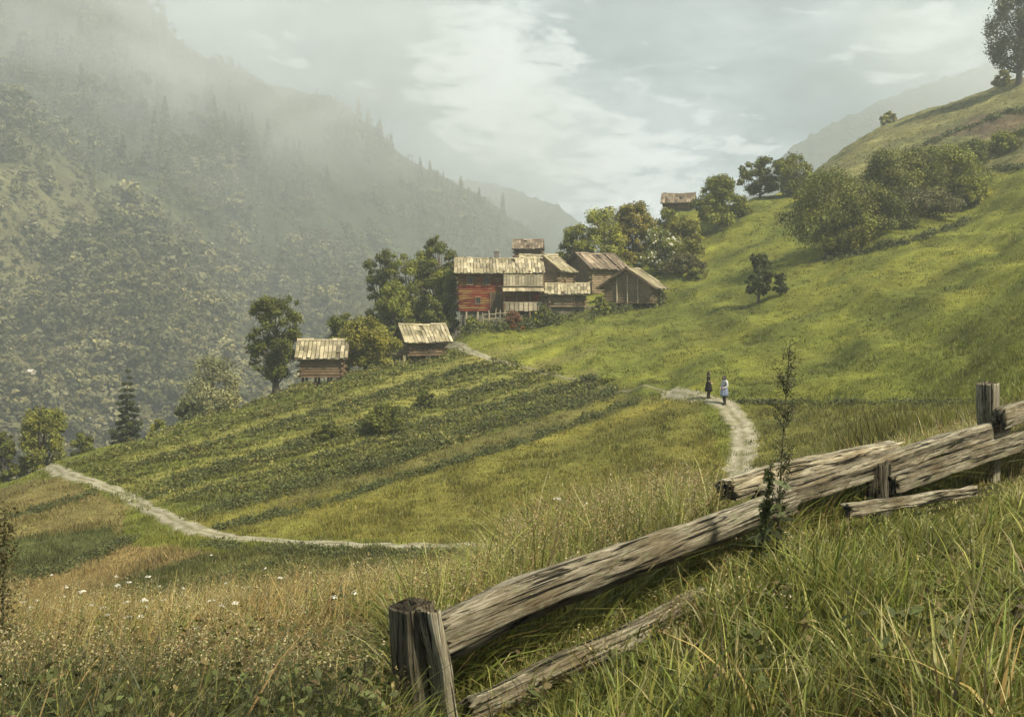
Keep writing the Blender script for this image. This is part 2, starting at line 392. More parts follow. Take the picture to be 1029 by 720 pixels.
# ------------------------------------------------------------------ trees
LEAF = leaf_material('leaves', trans=.28)
def bark_material():
    m, nt = material('bark')
    oc = nt.n('ShaderNodeTexCoord').outputs['Object']
    n = nt.noise(nt.mapv(oc, (6, 6, 1.2)), 2.0, 6, .7)
    c = nt.ramp(n, [(.3, (.035, .028, .02)), (.7, (.12, .10, .075))])
    bp = nt.n('ShaderNodeBump', {'Height': n, 'Strength': .8, 'Distance': .05}).outputs[0]
    out(nt, nt.n('ShaderNodeBsdfPrincipled', {'Base Color': c, 'Roughness': .9, 'Normal': bp}).outputs[0])
    return m
BARK = bark_material()

def leaf_quads(P, N, size, g, aspect=.62):
    """one folded diamond per point, facing N"""
    n = len(P)
    t = g.normal(size=(n, 3)); t -= (t * N).sum(1)[:, None] * N; t /= np.linalg.norm(t, axis=1)[:, None] + 1e-9
    b = np.cross(N, t); s = (size * g.uniform(.65, 1.35, n))[:, None]
    V = np.stack([P - t * s * .5, P + b * s * .5 * aspect + N * s * .06, P + t * s * .5, P - b * s * .5 * aspect + N * s * .06], 1).reshape(-1, 3)
    return V, np.arange(4 * n).reshape(n, 4)

def crown_clumps(shape, h, w, z0, g, nc):
    out_ = []
    if shape == 'cone':                       # drooping whorls of a fir
        tiers = 15
        for i in range(tiers):
            f = (i / (tiers - 1)) ** .92; rr = w / 2 * (1 - f) ** .85 * g.uniform(.85, 1.12) + .03 * w; k = max(1, int(7 * (1 - f) + 1.5)); a0 = g.uniform(0, 6.28)
            for j in range(k):
                a = a0 + j * 2 * np.pi / k + g.normal() * .2; q = rr * g.uniform(.75, 1.1)
                for s in ((.35, .8), (.75, 1.0)): out_.append((np.array([math.cos(a) * q * s[0], math.sin(a) * q * s[0], z0 + f * (h - z0) * .96 - s[0] * q * .28]), (.10 + .30 * q / w * 1.2) * w * .42 * s[1]))
        return out_
    for i in range(nc * 20):
        if len(out_) >= nc: break
        a = g.uniform(0, 2 * np.pi); f = g.uniform(0, 1); r = math.sqrt(g.uniform(.12, 1))
        if shape == 'cone':
            prof = (1 - f) ** .9 * .92 + .05; rad = .16 * (1 - f) + .07
        elif shape == 'oval':
            prof = math.sin(np.pi * (.12 + .80 * f)) ** .65 * .95; rad = .24
        elif shape == 'shrub':
            prof = (1 - f ** 2.2) * .85 + .08; rad = .26
        elif shape == 'dome':
            prof = math.sqrt(max(0, 1 - (f * .98) ** 2)) * .85; rad = .25
        else:
            prof = math.sin(np.pi * (.17 + .74 * f)) ** .6 * .84; rad = .27
        prof *= 1 + .22 * math.sin(a * 2 + f * 5 + nc) * (shape != 'cone')
        c = np.array([math.cos(a) * r * prof * w / 2, math.sin(a) * r * prof * w / 2, z0 + f * (h - z0) * .93])
        rr = rad * w * g.uniform(.5, 1.0) * .5 * 1.12
        if shape != 'cone' and len(out_) % 3 == 2: c[:2] *= 1.12; c[2] += .03 * h * (f > .6); rr *= .62
        if shape != 'cone' and any(np.linalg.norm(c - q) < .30 * (rr + s) * .75 for q, s in out_): continue
        out_.append((c, rr))
    return out_

def crown_leaves(cl, nleaf, size, colour, g, flat=.8, up=.45, warm=(1.35, 1.22, .8)):
    w = np.array([r ** 2 for _, r in cl]); w /= w.sum()
    Vs, Fs, Cs, k = [], [], [], 0
    for (c, r), wi in zip(cl, w):
        n = max(12, int(nleaf * wi))
        d = g.normal(size=(n, 3)); d /= np.linalg.norm(d, axis=1)[:, None]
        rad = r * g.uniform(.25, 1, n) ** .45 * (1 + .25 * g.normal(size=n))
        P = c + d * rad[:, None] * np.array([1, 1, flat])
        N = d + .75 * g.normal(size=(n, 3)) * .8 + np.array([0, 0, up]); N /= np.linalg.norm(N, axis=1)[:, None]
        V, Fq = leaf_quads(P, N, size, g)
        tone = g.uniform(.55, 1.4); mixw = g.uniform(0, 1) ** 3
        cc = np.array(colour) * tone * (1 + mixw * (np.array(warm) - 1))
        cv = cc[None] * g.uniform(.75, 1.25, (n, 1))
        Vs.append(V); Fs.append(Fq + k); Cs.append(np.repeat(cv, 4, 0)); k += len(V)
    return np.concatenate(Vs), np.concatenate(Fs), np.concatenate(Cs)

def tree(name, label, px, top, Y, wpx, colour, shape='round', bare=.16, cat='tree', group=None, seed=0, lean=0.0, nc=None, dens=1.0, base=None, blossom=None, stems=1, up=.45, sizepx=2.3):
    g = np.random.default_rng(1000 + seed + int(px) * 7)
    if base: Y = GR.hit(px, base, 25).y
    b = GR.at(px, Y)
    m = Y / F; zt = (HY - top) * m; h = zt - b.z; w = wpx * m
    z0 = bare * h
    nc = nc or int(np.clip(34 + wpx * h / m / 60, 34, 96))
    cl = crown_clumps(shape, h - .06 * w, w, z0 + .08 * w * (shape != 'cone'), g, nc)
    L = np.array([lean * h, 0])
    cl = [(c + np.array([lean * c[2], 0, 0]), r) for c, r in cl]
    area = wpx * (h - z0) / m
    n = int(np.clip(area * 3.9 * dens, 420, 17000))
    root = put(name, None, loc=b, label=label, cat=cat, group=group)
    # trunk and limbs
    mb = MB(); r0 = max(.035 * h, .05) * (.6 if shape == 'shrub' else .8)
    for s in range(stems):
        a0 = s * 2.4 + seed; sp = 0 if stems == 1 else .10 * w
        tz = np.array([-.4, .02, .12, .3, .55, .85]) * h * (1 if shape in ('cone', 'oval') else .85)
        wob = g.normal(size=(6, 2)) * .012 * h; wob[:2] = 0
        P = np.c_[wob[:, 0] + lean * np.maximum(tz, 0) + math.cos(a0) * sp * np.clip(tz / h * 2 + .4, .3, 3), wob[:, 1] + math.sin(a0) * sp * np.clip(tz / h * 2 + .4, .3, 3), tz]
        mb.tube(P, r0 / math.sqrt(stems) * np.array([1.5, 1.35, 1, .8, .5, .12]), 7)
        for i, (c, r) in enumerate(cl):
            if i % stems != s or i > 40 or shape == 'cone' and i % 3: continue
            zs = max(z0 * .7, min(c[2] * .72 - .05 * h, tz[-1])); q = np.array([np.interp(zs, tz, P[:, 0]), np.interp(zs, tz, P[:, 1]), zs])
            mid = (q + c) / 2 + np.array([0, 0, -.03 * h]); rl = np.interp(zs, tz, [1.5, 1.35, 1, .8, .5, .12]) * r0 / math.sqrt(stems)
            mb.tube([q, mid, c], [rl * .5, rl * .32, rl * .1], 5)
    mb.put('trunk', BARK, root, smooth=True)
    V, Fq, C = crown_leaves(cl, n, sizepx * m, colour, g, flat=.55 if shape == 'cone' else .85, up=up)
    put('crown', mesh_np('crown', V, Fq, LEAF, C), root)
    if blossom:
        k = int(area * .34); ii = g.integers(0, len(V), k)
        P = V[ii] + g.normal(size=(k, 3)) * .06; sel = (P[:, 0] > blossom[0] * w) & (P[:, 0] < blossom[1] * w); P = P[sel]; k = len(P)
        N = g.normal(size=(k, 3)) + np.array([0, -.6, .6]); N /= np.linalg.norm(N, axis=1)[:, None]
        V2, F2 = leaf_quads(P, N, 2.6 * m, g, .9)
        put('blossom', mesh_np('blossom', V2, F2, LEAF, np.tile([.75, .72, .62], (len(V2), 1))), root)
    return root

DK, MD, LT, OL, WL = (.100, .112, .022), (.165, .180, .030), (.24, .25, .038), (.195, .190, .036), (.26, .26, .13)
T = tree
T('broadleaf_tree', 'tall dark tree with bare lower trunk beside the weathered barn nearest the valley', 277, 290, 99, 60, DK, 'oval', .14, seed=1, dens=1.3)
T('broadleaf_tree', 'dark tree with pointed top at the left end of the grove beside the red house', 384, 242, 128, 46, DK, 'oval', .08, seed=2)
T('broadleaf_tree', 'olive tree in the middle of the grove left of the red house', 411, 243, 126, 54, MD, 'round', .1, seed=3)
T('broadleaf_tree', 'tallest tree of the grove, rising right next to the red house roof', 440, 231, 127, 46, DK, 'oval', .1, seed=4)
T('broadleaf_tree', 'low round tree tucked under the grove, in front of the red house gable', 447, 268, 122, 40, MD, 'round', .06, seed=5)
T('broadleaf_tree', 'bushy olive tree between the two lower barns', 367, 316, 101, 66, OL, 'round', .05, seed=6, dens=1.2)
T('broadleaf_tree', 'small dark tree peeping over the roof of the barn nearest the valley', 342, 311, 108, 36, DK, 'round', .06, seed=7)
T('broadleaf_tree', 'wide green tree below the grove, behind the barn with the pale roof', 396, 276, 117, 56, MD, 'dome', .03, seed=8)
T('shrub', 'dark shrub at the foot of the grove beside the barn with the pale roof', 436, 298, 116, 34, DK, 'shrub', 0, 'shrub', seed=9, stems=3)
T('conifer_tree', 'dark conical fir standing at the valley edge of the fields', 128, 366, 104, 44, (.046, .054, .022), 'cone', .04, seed=10, nc=62, dens=1.5, up=.15)
T('broadleaf_tree', 'round yellow green tree at the far end of the gravel path', 45, 402, 93, 58, (.165, .172, .036), 'dome', .03, seed=11, dens=1.3)
T('broadleaf_tree', 'pale silvery willow on the valley edge left of the tall dark tree', 214, 352, 122, 84, WL, 'dome', .02, seed=12, dens=1.3)
T('shrub', 'small pale bush at the foot of the silvery willow', 190, 398, 104, 34, (.10, .11, .05), 'dome', 0, 'shrub', seed=13, stems=3)
T('shrub', 'small dark bush between the fir and the silvery willow', 160, 420, 102, 26, MD, 'dome', 0, 'shrub', seed=14, stems=3)
T('shrub', 'dark thicket at the left border beside the round yellow green tree', 4, 430, 92, 34, DK, 'dome', 0, 'shrub', seed=15, stems=3)
T('shrub', 'low dark bush between the round yellow green tree and the fir', 84, 432, 100, 30, DK, 'dome', 0, 'shrub', seed=16, stems=3)
T('broadleaf_tree', 'broad yellow green tree rising behind the roofs of the hamlet', 606, 204, 142, 66, LT, 'dome', .05, seed=17, dens=1.3)
T('broadleaf_tree', 'olive gold tree behind the front gabled barn', 637, 200, 143, 50, (.21, .185, .038), 'round', .06, seed=18, dens=1.2)
T('broadleaf_tree', 'small grey green tree behind the middle roofs of the hamlet', 578, 222, 140, 40, MD, 'round', .06, seed=19)
T('blossom_tree', 'tree covered in white blossom at the right edge of the hamlet', 663, 228, 135, 46, MD, 'round', .06, seed=20, blossom=(-.5, .5))
T('broadleaf_tree', 'brown green tree just below the upper hillside cottage', 688, 214, 140, 44, OL, 'round', .05, seed=21)
T('shrub', 'green bush hiding the foot of the upper hillside cottage', 671, 208, 156, 30, MD, 'dome', 0, 'shrub', seed=45, stems=3)
T('shrub', 'large dark bush right of the front gabled barn', 688, 254, 131, 50, (.09, .082, .032), 'dome', 0, 'shrub', seed=22, stems=4)
T('broadleaf_tree', 'full green tree right of the upper hillside cottage', 724, 173, 152, 58, MD, 'dome', .05, seed=23, dens=1.3)
T('broadleaf_tree', 'dark upright tree on the skyline between cottage and shrub belt', 764, 155, 165, 40, DK, 'oval', .03, seed=24)
T('broadleaf_tree', 'rounded tree on the skyline touching the shrub belt', 798, 152, 162, 44, MD, 'round', .04, seed=25)
T('shrub', 'light green bush on the skyline above the shrub belt', 822, 174, 150, 44, LT, 'dome', 0, 'shrub', seed=26, stems=3)
sb = 'shrub belt across the right hand meadow'
T('shrub', 'big olive bush at the lower left end of the shrub belt', 832, 166, 116, 96, (.125, .137, .032), 'round', .06, 'shrub', sb, 27, stems=3, dens=1.3)
T('shrub', 'dark spreading bush low in the shrub belt', 876, 184, 117, 84, (.115, .128, .030), 'dome', 0, 'shrub', sb, 28, stems=4)
T('shrub', 'tallest dark bush in the centre of the shrub belt', 905, 145, 126, 88, (.125, .132, .032), 'round', .04, 'shrub', sb, 29, stems=4, dens=1.3)
T('shrub', 'broad dull green bush at the upper right end of the shrub belt', 950, 144, 129, 90, MD, 'round', .04, 'shrub', sb, 30, stems=4, dens=1.3)
T('shrub', 'grey green bush with pale stems at the foot of the shrub belt', 930, 188, 121, 76, (.125, .122, .055), 'dome', .1, 'shrub', sb, 31, stems=5)
T('shrub', 'small light bush at the right tip of the shrub belt', 974, 176, 127, 40, LT, 'dome', 0, 'shrub', sb, 32, stems=3)
T('shrub', 'low brownish bush trailing below the shrub belt', 856, 228, 115, 40, OL, 'dome', 0, 'shrub', sb, 33, stems=3)
rb = 'bushes along the upper field edge'
T('shrub', 'dark bush on the upper field edge nearest the shrub belt', 975, 138, 145, 44, DK, 'dome', 0, 'shrub', rb, 34, stems=3)
T('shrub', 'wide bush on the upper field edge in the middle of its row', 1006, 132, 146, 48, MD, 'dome', 0, 'shrub', rb, 35, stems=3)
T('shrub', 'bush on the upper field edge cut by the right border', 1040, 128, 146, 50, DK, 'dome', 0, 'shrub', rb, 36, stems=3)
T('shrub', 'dark lone bush with a stem in the open meadow', 762, 252, 111, 29, (.062, .072, .024), 'round', .16, 'shrub', seed=37, dens=1.3, lean=.05, base=304)
T('shrub', 'tiny dark bush beside the lone bush in the open meadow', 784, 273, 111, 17, (.062, .072, .024), 'round', .08, 'shrub', seed=38, base=297)
T('shrub', 'solitary small bush on the bare right hand ridge', 893, 111, 226, 18, OL, 'dome', 0, 'shrub', seed=39)
T('shrub', 'pair of low bushes on the crest below the tall ridge tree', 1008, 70, 200, 22, OL, 'dome', 0, 'shrub', seed=40)
T('broadleaf_tree', 'tall tree on the ridge in the upper right corner', 1024, -20, 192, 66, (.09, .082, .034), 'round', .14, seed=41, dens=1.5)
for i, (x, t_, Y, w_, lb) in enumerate([(386, 403, 434, 52, 'dark spreading shrub in the middle of the leafy crop field'), (428, 390, 409, 22, 'little dark shrub in the crop field below the pale roofed barn'), (330, 424, 440, 34, 'low shrub left of the dark spreading shrub in the crop field'),
        (612, 378, 86, 20, 'small bush on the brow where the village path meets the terraces'), (516, 312, 113.5, 22, 'reddish bush in front of the red farmhouse porch'), (474, 316, 113.5, 20, 'green bush at the foot of the left half of the red farmhouse'), (546, 306, 115, 18, 'bush between the red farmhouse porch and the low log hut'), (604, 297, 116, 20, 'bush between the low log hut and the barn on posts'), (560, 371, 93, 24, 'bush beside the narrow path climbing to the hamlet'), (700, 268, 128, 24, 'light bush right of the hamlet at the meadow edge')]):
    T('shrub', lb, x, t_, Y, w_, (.16, .075, .035) if 'reddish' in lb else DK if i < 3 else MD, 'dome', 0, 'shrub', seed=60 + i, stems=3, base=Y if Y > 300 else None)

# ------------------------------------------------------------------ forest on the far slope: too many to count
def forest():
    hid = bpy.data.collections.new('forest_crowns'); g = np.random.default_rng(5)
    m, nt = material('far_leaves')
    r = nt.n('ShaderNodeObjectInfo').outputs['Random']; a = nt.n('ShaderNodeAttribute', attribute_name='Col').outputs[0]
    lo = nt.n('ShaderNodeObjectInfo').outputs['Location']
    r = nt.math('ADD', nt.math('MULTIPLY', r, .5), nt.math('MULTIPLY_ADD', nt.noise(lo, .02, 4, .6), 1.3, -.4))
    c = nt.ramp(r, [(0.05, (.045, .052, .030)), (.4, (.098, .101, .054)), (.75, (.150, .143, .085)), (1, (.22, .205, .14))])
    c = nt.mix(1.0, c, a, 'MULTIPLY')
    out(nt, nt.n('ShaderNodeBsdfDiffuse', {'Color': c}).outputs[0])
    for i in range(7):
        con = i >= 4
        cl = crown_clumps('cone' if con else ('round', 'dome', 'oval', 'round')[i], 1.0 if not con else 1.5, .55 if con else 1.0, .02, g, 26 if con else 13)
        V, Fq, C = crown_leaves(cl, 420, .115, (1, 1, 1), g, up=.7)
        o = bpy.data.objects.new('far_crown', mesh_np('far_crown', V, Fq, m, C)); hid.objects.link(o)
    # visible places
    run = np.maximum.accumulate(MT.S, axis=0)
    N = 23000
    px = g.uniform(-150, 640, N); py = 480 - 480 * g.uniform(0, 1, N) ** .9
    pts = []
    for a, b in zip(px, py):
        u = (a - CX) / F; t = (HY - b) / F; iu = int(np.clip(np.searchsorted(MT.us, u), 1, len(MT.us) - 1))
        k = int(np.searchsorted(run[:, iu], t))
        if k <= 0 or k >= len(MT.vs) - 1: continue
        Y = math.exp(MT.vs[k] - g.uniform(0, 1) * (MT.vs[1] - MT.vs[0])); pts.append((u * Y, Y))
    pts = np.array(pts); z = MT.z(pts[:, 0], pts[:, 1])
    cln = fbm(pts[:, 0] / 90, pts[:, 1] / 150 + 7, 4) + .35 * fbm(pts[:, 0] / 25, pts[:, 1] / 40, 3)
    keep = (cln < .04) | (g.uniform(size=len(pts)) < .24)
    keep &= pts[:, 1] > 290
    tx, ty = CX + pts[:, 0] / pts[:, 1] * F, HY - z / pts[:, 1] * F        # no trees on the valley houses or right in front of them
    for hx, hy in ((30, 376), (88, 423), (4, 410), (165, 385), (70, 410)): keep &= ~((np.abs(tx - hx) < 11) & (ty > hy - 5) & (ty < hy + 17))
    pts, z = pts[keep], z[keep]; n = len(pts)
    sc = g.gamma(3.4, 1.75, n) * np.where(cln[keep] > .04, .6, 1.0) * np.where(pts[:, 1] < 450, 1.0, 1.2)
    con = g.uniform(size=n) < smooth(450, 900, pts[:, 1]) * .30
    idx = np.where(con, g.integers(4, 7, n), g.integers(0, 4, n)).astype(np.int32)
    me = bpy.data.meshes.new('forest'); me.vertices.add(n); me.vertices.foreach_set('co', np.c_[pts, z - .2 * sc].astype(np.float32).ravel())
    for nm, ty, ar in (('sc', 'FLOAT', sc.astype(np.float32)), ('rz', 'FLOAT', g.uniform(0, 6.28, n).astype(np.float32)), ('pick', 'INT', idx)):
        at = me.attributes.new(nm, ty, 'POINT'); at.data.foreach_set('value', ar)
    o = put('forest', me, kind='stuff')
    t = bpy.data.node_groups.new('scatter', 'GeometryNodeTree')
    t.interface.new_socket('Geometry', in_out='INPUT', socket_type='NodeSocketGeometry'); t.interface.new_socket('Geometry', in_out='OUTPUT', socket_type='NodeSocketGeometry')
    gi = t.nodes.new('NodeGroupInput'); go = t.nodes.new('NodeGroupOutput')
    ci = t.nodes.new('GeometryNodeCollectionInfo'); ci.inputs[0].default_value = hid; ci.inputs[1].default_value = True; ci.inputs[2].default_value = True
    ip = t.nodes.new('GeometryNodeInstanceOnPoints'); ip.inputs['Pick Instance'].default_value = True
    def na(nm, ty):
        q = t.nodes.new('GeometryNodeInputNamedAttribute'); q.data_type = ty; q.inputs[0].default_value = nm; return q.outputs[0]
    cx = t.nodes.new('ShaderNodeCombineXYZ')
    L = t.links.new
    L(gi.outputs[0], ip.inputs['Points']); L(ci.outputs[0], ip.inputs['Instance']); L(na('pick', 'INT'), ip.inputs['Instance Index'])
    L(na('rz', 'FLOAT'), cx.inputs[2]); L(cx.outputs[0], ip.inputs['Rotation']); L(na('sc', 'FLOAT'), ip.inputs['Scale']); L(ip.outputs[0], go.inputs[0])
    md = o.modifiers.new('scatter', 'NODES'); md.node_group = t
forest()
# ------------------------------------------------------------------ hamlet
def wood_material(name, c0, c1, streak=(1.5, 14, 14), patch=None, patch_amt=.5, rough=.85, bump=.5):
    m, nt = material(name)
    oc = nt.n('ShaderNodeTexCoord').outputs['Object']
    n = nt.noise(nt.mapv(oc, streak), 1.0, 7, .7)
    big = nt.noise(oc, .7, 4, .6)
    isl = nt.n('ShaderNodeNewGeometry').outputs['Random Per Island']
    c = nt.mix(nt.ramp(n, [(.3, 0.0), (.7, 1.0)]), c0, c1)
    c = nt.mix(1.0, c, nt.n('ShaderNodeAttribute', attribute_name='Col').outputs[0], 'MULTIPLY')
    c = nt.mix(1.0, c, nt.math('MULTIPLY', nt.ramp(big, [(.3, .6), (.7, 1.25)]), nt.math('MULTIPLY_ADD', isl, .8, .62)), 'MULTIPLY')
    if patch:
        pn = nt.noise(nt.mapv(oc, (.25, .25, 1.1)), 1.6, 4, .6)
        c = nt.mix(nt.ramp(pn, [(.47, 0.0), (.56, patch_amt)]), c, patch)
    bp = nt.n('ShaderNodeBump', {'Height': n, 'Strength': bump, 'Distance': .03}).outputs[0]
    out(nt, nt.n('ShaderNodeBsdfPrincipled', {'Base Color': c, 'Roughness': rough, 'Specular IOR Level': .15, 'Normal': bp}).outputs[0])
    return m
W_GREY = wood_material('grey_logs', (.060, .043, .028), (.31, .235, .145))
W_BROWN = wood_material('brown_logs', (.055, .037, .023), (.24, .165, .095))
W_DARK = wood_material('dark_logs', (.030, .022, .016), (.10, .072, .045))
W_RED = wood_material('red_boards', (.075, .016, .010), (.20, .036, .024), patch=(.22, .135, .045), patch_amt=.8)
W_PALE = wood_material('pale_boards', (.20, .17, .11), (.42, .37, .26))
SHAKE = wood_material('roof_shakes', (.18, .15, .095), (.52, .45, .30), streak=(14, 1.5, 1.5), patch=(.20, .18, .075), patch_amt=.35)
SHAKE_B = wood_material('brown_shakes', (.11, .085, .06), (.30, .235, .165), streak=(14, 1.5, 1.5))
STONE = plain('rubble_stone', (.15, .135, .10), scale=2.5, amount=.7, bump=.8)
GLASS = plain('dark_pane', (.02, .022, .022), .25, .5, 2, .2)
TIN = plain('chimney_stone', (.16, .14, .12), scale=5, bump=.5)

def log_walls(w, d, h, roof_h, gable=True, course=.26, ends=True):
    mb = MB(); rings = []
    n = max(2, int(round(h / course))); cz = h / n
    for i in range(n):
        for f, o in ((0.02, -.045), (.3, .01), (.7, .01), (.98, -.045)):
            rings.append((i * cz + f * cz, w / 2 + o, d / 2 + o))
    if gable:
        gh = roof_h - .38; k = max(2, int(gh / course)); gz = gh / k
        for i in range(k):
            for f, o in ((.05, -.045), (.4, .0), (.95, -.045)):
                z = i * gz + f * gz; rings.append((h + z, w / 2 + o, max(.03, (d / 2) * (1 - (z + .24) / roof_h))))
    V = []; Fs = []
    for z, a, b in rings: V += [(-a, -b, z), (a, -b, z), (a, b, z), (-a, b, z)]
    for i in range(len(rings) - 1):
        for j in range(4): Fs.append((i * 4 + j, i * 4 + (j + 1) % 4, i * 4 + 4 + (j + 1) % 4, i * 4 + 4 + j))
    Fs.append((3, 2, 1, 0)); t = len(V) - 4; Fs.append((t, t + 1, t + 2, t + 3))
    mb.add(V, Fs)
    if ends:
        for i in range(n):
            e = .22 + .1 * random.random()
            for sx in (-1, 1):
                for sy in (-1, 1):
                    if i % 2: mb.box((sx * (w / 2 + e / 2 - .03), sy * (d / 2 - .11), (i + .5) * cz), (e, .18, cz * .8))
                    else: mb.box((sx * (w / 2 - .11), sy * (d / 2 + e / 2 - .03), (i + .5) * cz), (.18, e, cz * .8))
    return mb

def shake_roof(w, d, z, rise, eave, over, bw=.34, rows=3, sag=.13):
    """two slopes of split boards; ridge along X"""
    mb = MB(); run = d / 2 + eave; drop = rise * run / (d / 2); L = math.hypot(run, drop); a = math.atan2(drop, run)
    for sy in (-1, 1):
        # boarding under the shakes
        c = (0, sy * run / 2, z + rise - drop / 2 - .04 - sag); mb.box(c, (w + 2 * over - .1, L - .1, .05), ((a if sy < 0 else -a), 0, 0), .3)
        nx = int((w + 2 * over) / bw)
        for r in range(rows):
            for i in range(nx):
                x = -(w / 2 + over) + (i + .5) * (w + 2 * over) / nx
                if random.random() < .035: continue
                l = L / rows * random.uniform(1.08, 1.22); s = L * (r + .5) / rows + random.uniform(-.06, .10) * (1 if r < rows - 1 else 1.6)
                lift = .035 + .03 * (rows - r) * .6 + random.uniform(0, .03)
                y = sy * s * math.cos(a); zz = z + rise - s * math.sin(a) + lift - sag * math.sin(math.pi * (i + .5) / nx) * (1 - s / L * .5)
                mb.box((x, y, zz), (bw * random.uniform(.8, 1.02), l, .03), ((a if sy < 0 else -a) + random.uniform(-.03, .03), random.uniform(-.06, .06), random.uniform(-.05, .05)), random.uniform(.6, 1.2))
    n = max(3, int(w / 1.6))
    for i in range(n):
        x = -(w / 2 + over) + (i + .5) * (w + 2 * over) / n
        for sy in (-1, 1):
            mb.box((x, sy * .11, z + rise + .09 - sag * math.sin(math.pi * (i + .5) / n)), ((w + 2 * over) / n * .97, .26, .04), ((a if sy < 0 else -a), random.uniform(-.02, .02), 0))
    return mb

def window(parent, x, y, z, w=.7, h=.8, fm=None):
    f = MB()
    for sx in (-1, 1): f.box((sx * (w / 2 - .04), 0, 0), (.09, .08, h))
    for sz in (-1, 1): f.box((0, 0, sz * (h / 2 + .005)), (w + .08, .085, .09))
    f.box((0, 0, 0), (.05, .06, h - .08))
    o = f.put('window', fm or W_BROWN, parent, loc=(x, y - .035, z))
    p = MB(); p.box((0, .03, 0), (w - .12, .02, h - .08)); p.put('pane', GLASS, o)
def door(parent, x, y, z, w=.95, h=1.8, m=None):
    b = MB()
    for i in range(4): b.box((-w / 2 + (i + .5) * w / 4, 0, h / 2), (w / 4 - .012, .06, h))
    o = b.put('door', m or W_DARK, parent, loc=(x, y - .04, z))
    q = MB(); q.tube([(w * .32, -.05, h * .5), (w * .32, -.09, h * .5), (w * .32, -.09, h * .56)], .018, 5); q.put('handle', TIN, o)
    f = MB()
    for sx in (-1, 1): f.box((sx * (w / 2 + .06), 0, h / 2), (.11, .1, h + .02))
    f.box((0, 0, h + .07), (w + .3, .11, .13)); f.put('door_frame', W_BROWN, o)

def house(name, label, cat, px, Y, w, d, h, rise, rz=0, z=None, wallm=None, roofm=None, eave=.6, over=.5, stilts=0.0, base=.5, wins=(), doors=(), chimney=None, group=None, ends=True, gable=True):
    """ridge along local X, long front towards local -Y; z is the height of the wall foot"""
    b = GR.at(px, Y); 
    if z is None: z = b.z + stilts + .1
    root = put(name, None, loc=(b.x, b.y, z), rz=rz, label=label, cat=cat, group=group)
    log_walls(w, d, h, rise, gable, ends=ends).put('wall', wallm or W_GREY, root)
    rf = shake_roof(w, d, h, rise, eave, over).put('roof', roofm or SHAKE, root)
    bm = MB()
    for sy in (-1, 0, 1): bm.tube([(-w / 2 - over + .05, sy * d / 2 * .98, h + (rise if sy == 0 else 0) - .14), (w / 2 + over - .05, sy * d / 2 * .98, h + (rise if sy == 0 else 0) - .14)], .10, 6)
    a = math.atan2(rise, d / 2)
    for sx in (-1, 1):
        for sy in (-1, 1):
            run = d / 2 + eave * .9; bm.box((sx * (w / 2 + over - .04), sy * run / 2, h + rise - run / 2 * math.tan(a) - .12), (.07, run / math.cos(a), .16), ((a if sy < 0 else -a), 0, 0))
    bm.put('roof_beams', W_BROWN, root)
    if stilts:
        for sx in (-1, -.33, .33, 1):
            for sy in (-1, 1):
                p = MB(); p.tube([(0, 0, -stilts - 1.2), (.02, 0, 0)], [.13, .11], 7); p.put('post', W_DARK, root, loc=(sx * (w / 2 - .25), sy * (d / 2 - .2), 0))
        fl = MB(); fl.box((0, 0, -.09), (w + .3, d + .3, .16)); fl.put('floor_beams', W_BROWN, root)
    else:
        s = MB(); s.box((0, 0, -1.2), (w - .5, d - .5, 2.38)); s.put('foundation', STONE, root)
    for x, zz, ww, hh in wins: window(root, x, -d / 2, zz, ww, hh)
    for x, zz, ww, hh in doors: door(root, x, -d / 2, zz, ww, hh)
    if chimney is not None:
        c = MB(); c.box((chimney, .5, h + rise + .1), (.5, .5, 1.2)); c.box((chimney, .5, h + rise + .74), (.62, .62, .1)); c.put('chimney', TIN, rf)
    return root

hz = lambda py, Y: (HY - py) * Y / F
# red house: 456-546 px, eave 270, foot 312
Y = 118; m = Y / F
rh = house('farmhouse', 'large red boarded farmhouse with a long pale shake roof', 'house', 501, Y + 2.5, 8.9, 5.2, 4.55, 1.3, rz=R(3), z=hz(313, Y), wallm=W_RED, eave=.75, over=.45, ends=True, chimney=-.2, gable=True,
           wins=((-3.2, 3.3, .7, .8), (-1.4, 3.3, .7, .8), (-2.3, 1.2, .6, .7)), doors=((-.4, .1, 1.0, 1.8),))
# pale gallery on the right half of its front
g_ = MB()
for i in range(13): g_.box((.55 + i * .325, -3.45, 3.35), (.29, .05, 1.0 + random.uniform(-.06, .06)))
g_.box((2.5, -3.42, 3.92), (4.2, .12, .12)); g_.box((2.5, -3.0, 2.78), (4.3, 1.0, .12)); g_.box((2.5, -3.42, 1.0), (4.2, .10, .12))
for i in range(8): g_.box((.8 + i * .5, -3.45, .55), (.42, .05, .9 + random.uniform(-.1, .1)))
g_.put('balcony', W_PALE, rh)
for x in (.45, 1.8, 3.2, 4.6):
    p = MB(); p.tube([(0, 0, -1.6), (.03, 0, 4.4)], [.11, .09], 7); p.put('post', W_BROWN, rh, loc=(x, -3.35, 0))
r_ = MB()
for i in range(13): r_.box((.45 + i * .34, -3.6, 2.45 + random.uniform(-.02, .02)), (.33, 1.3, .04), (R(24), 0, random.uniform(-.04, .04)), random.uniform(.75, 1.1))
r_.put('porch_roof', SHAKE, rh)
for x in (-3.6, -2.4, -1.2, 0, 1.0, 2.0):
    p = MB(); p.tube([(0, 0, -1.9), (random.uniform(-.1, .1), .1, 0)], [.10, .09], 6); p.put('prop', W_PALE, rh, loc=(x, -2.75, 0))
# cottage above and behind the red house
house('cottage', 'small cottage with a brown shake roof showing above the red farmhouse', 'house', 531, 140, 3.4, 3.2, 2.2, 1.0, rz=R(-4), z=hz(250, 140) - 2.0, wallm=W_BROWN, roofm=SHAKE_B, eave=.4, over=.3, wins=((-.6, 1.3, .5, .5),))
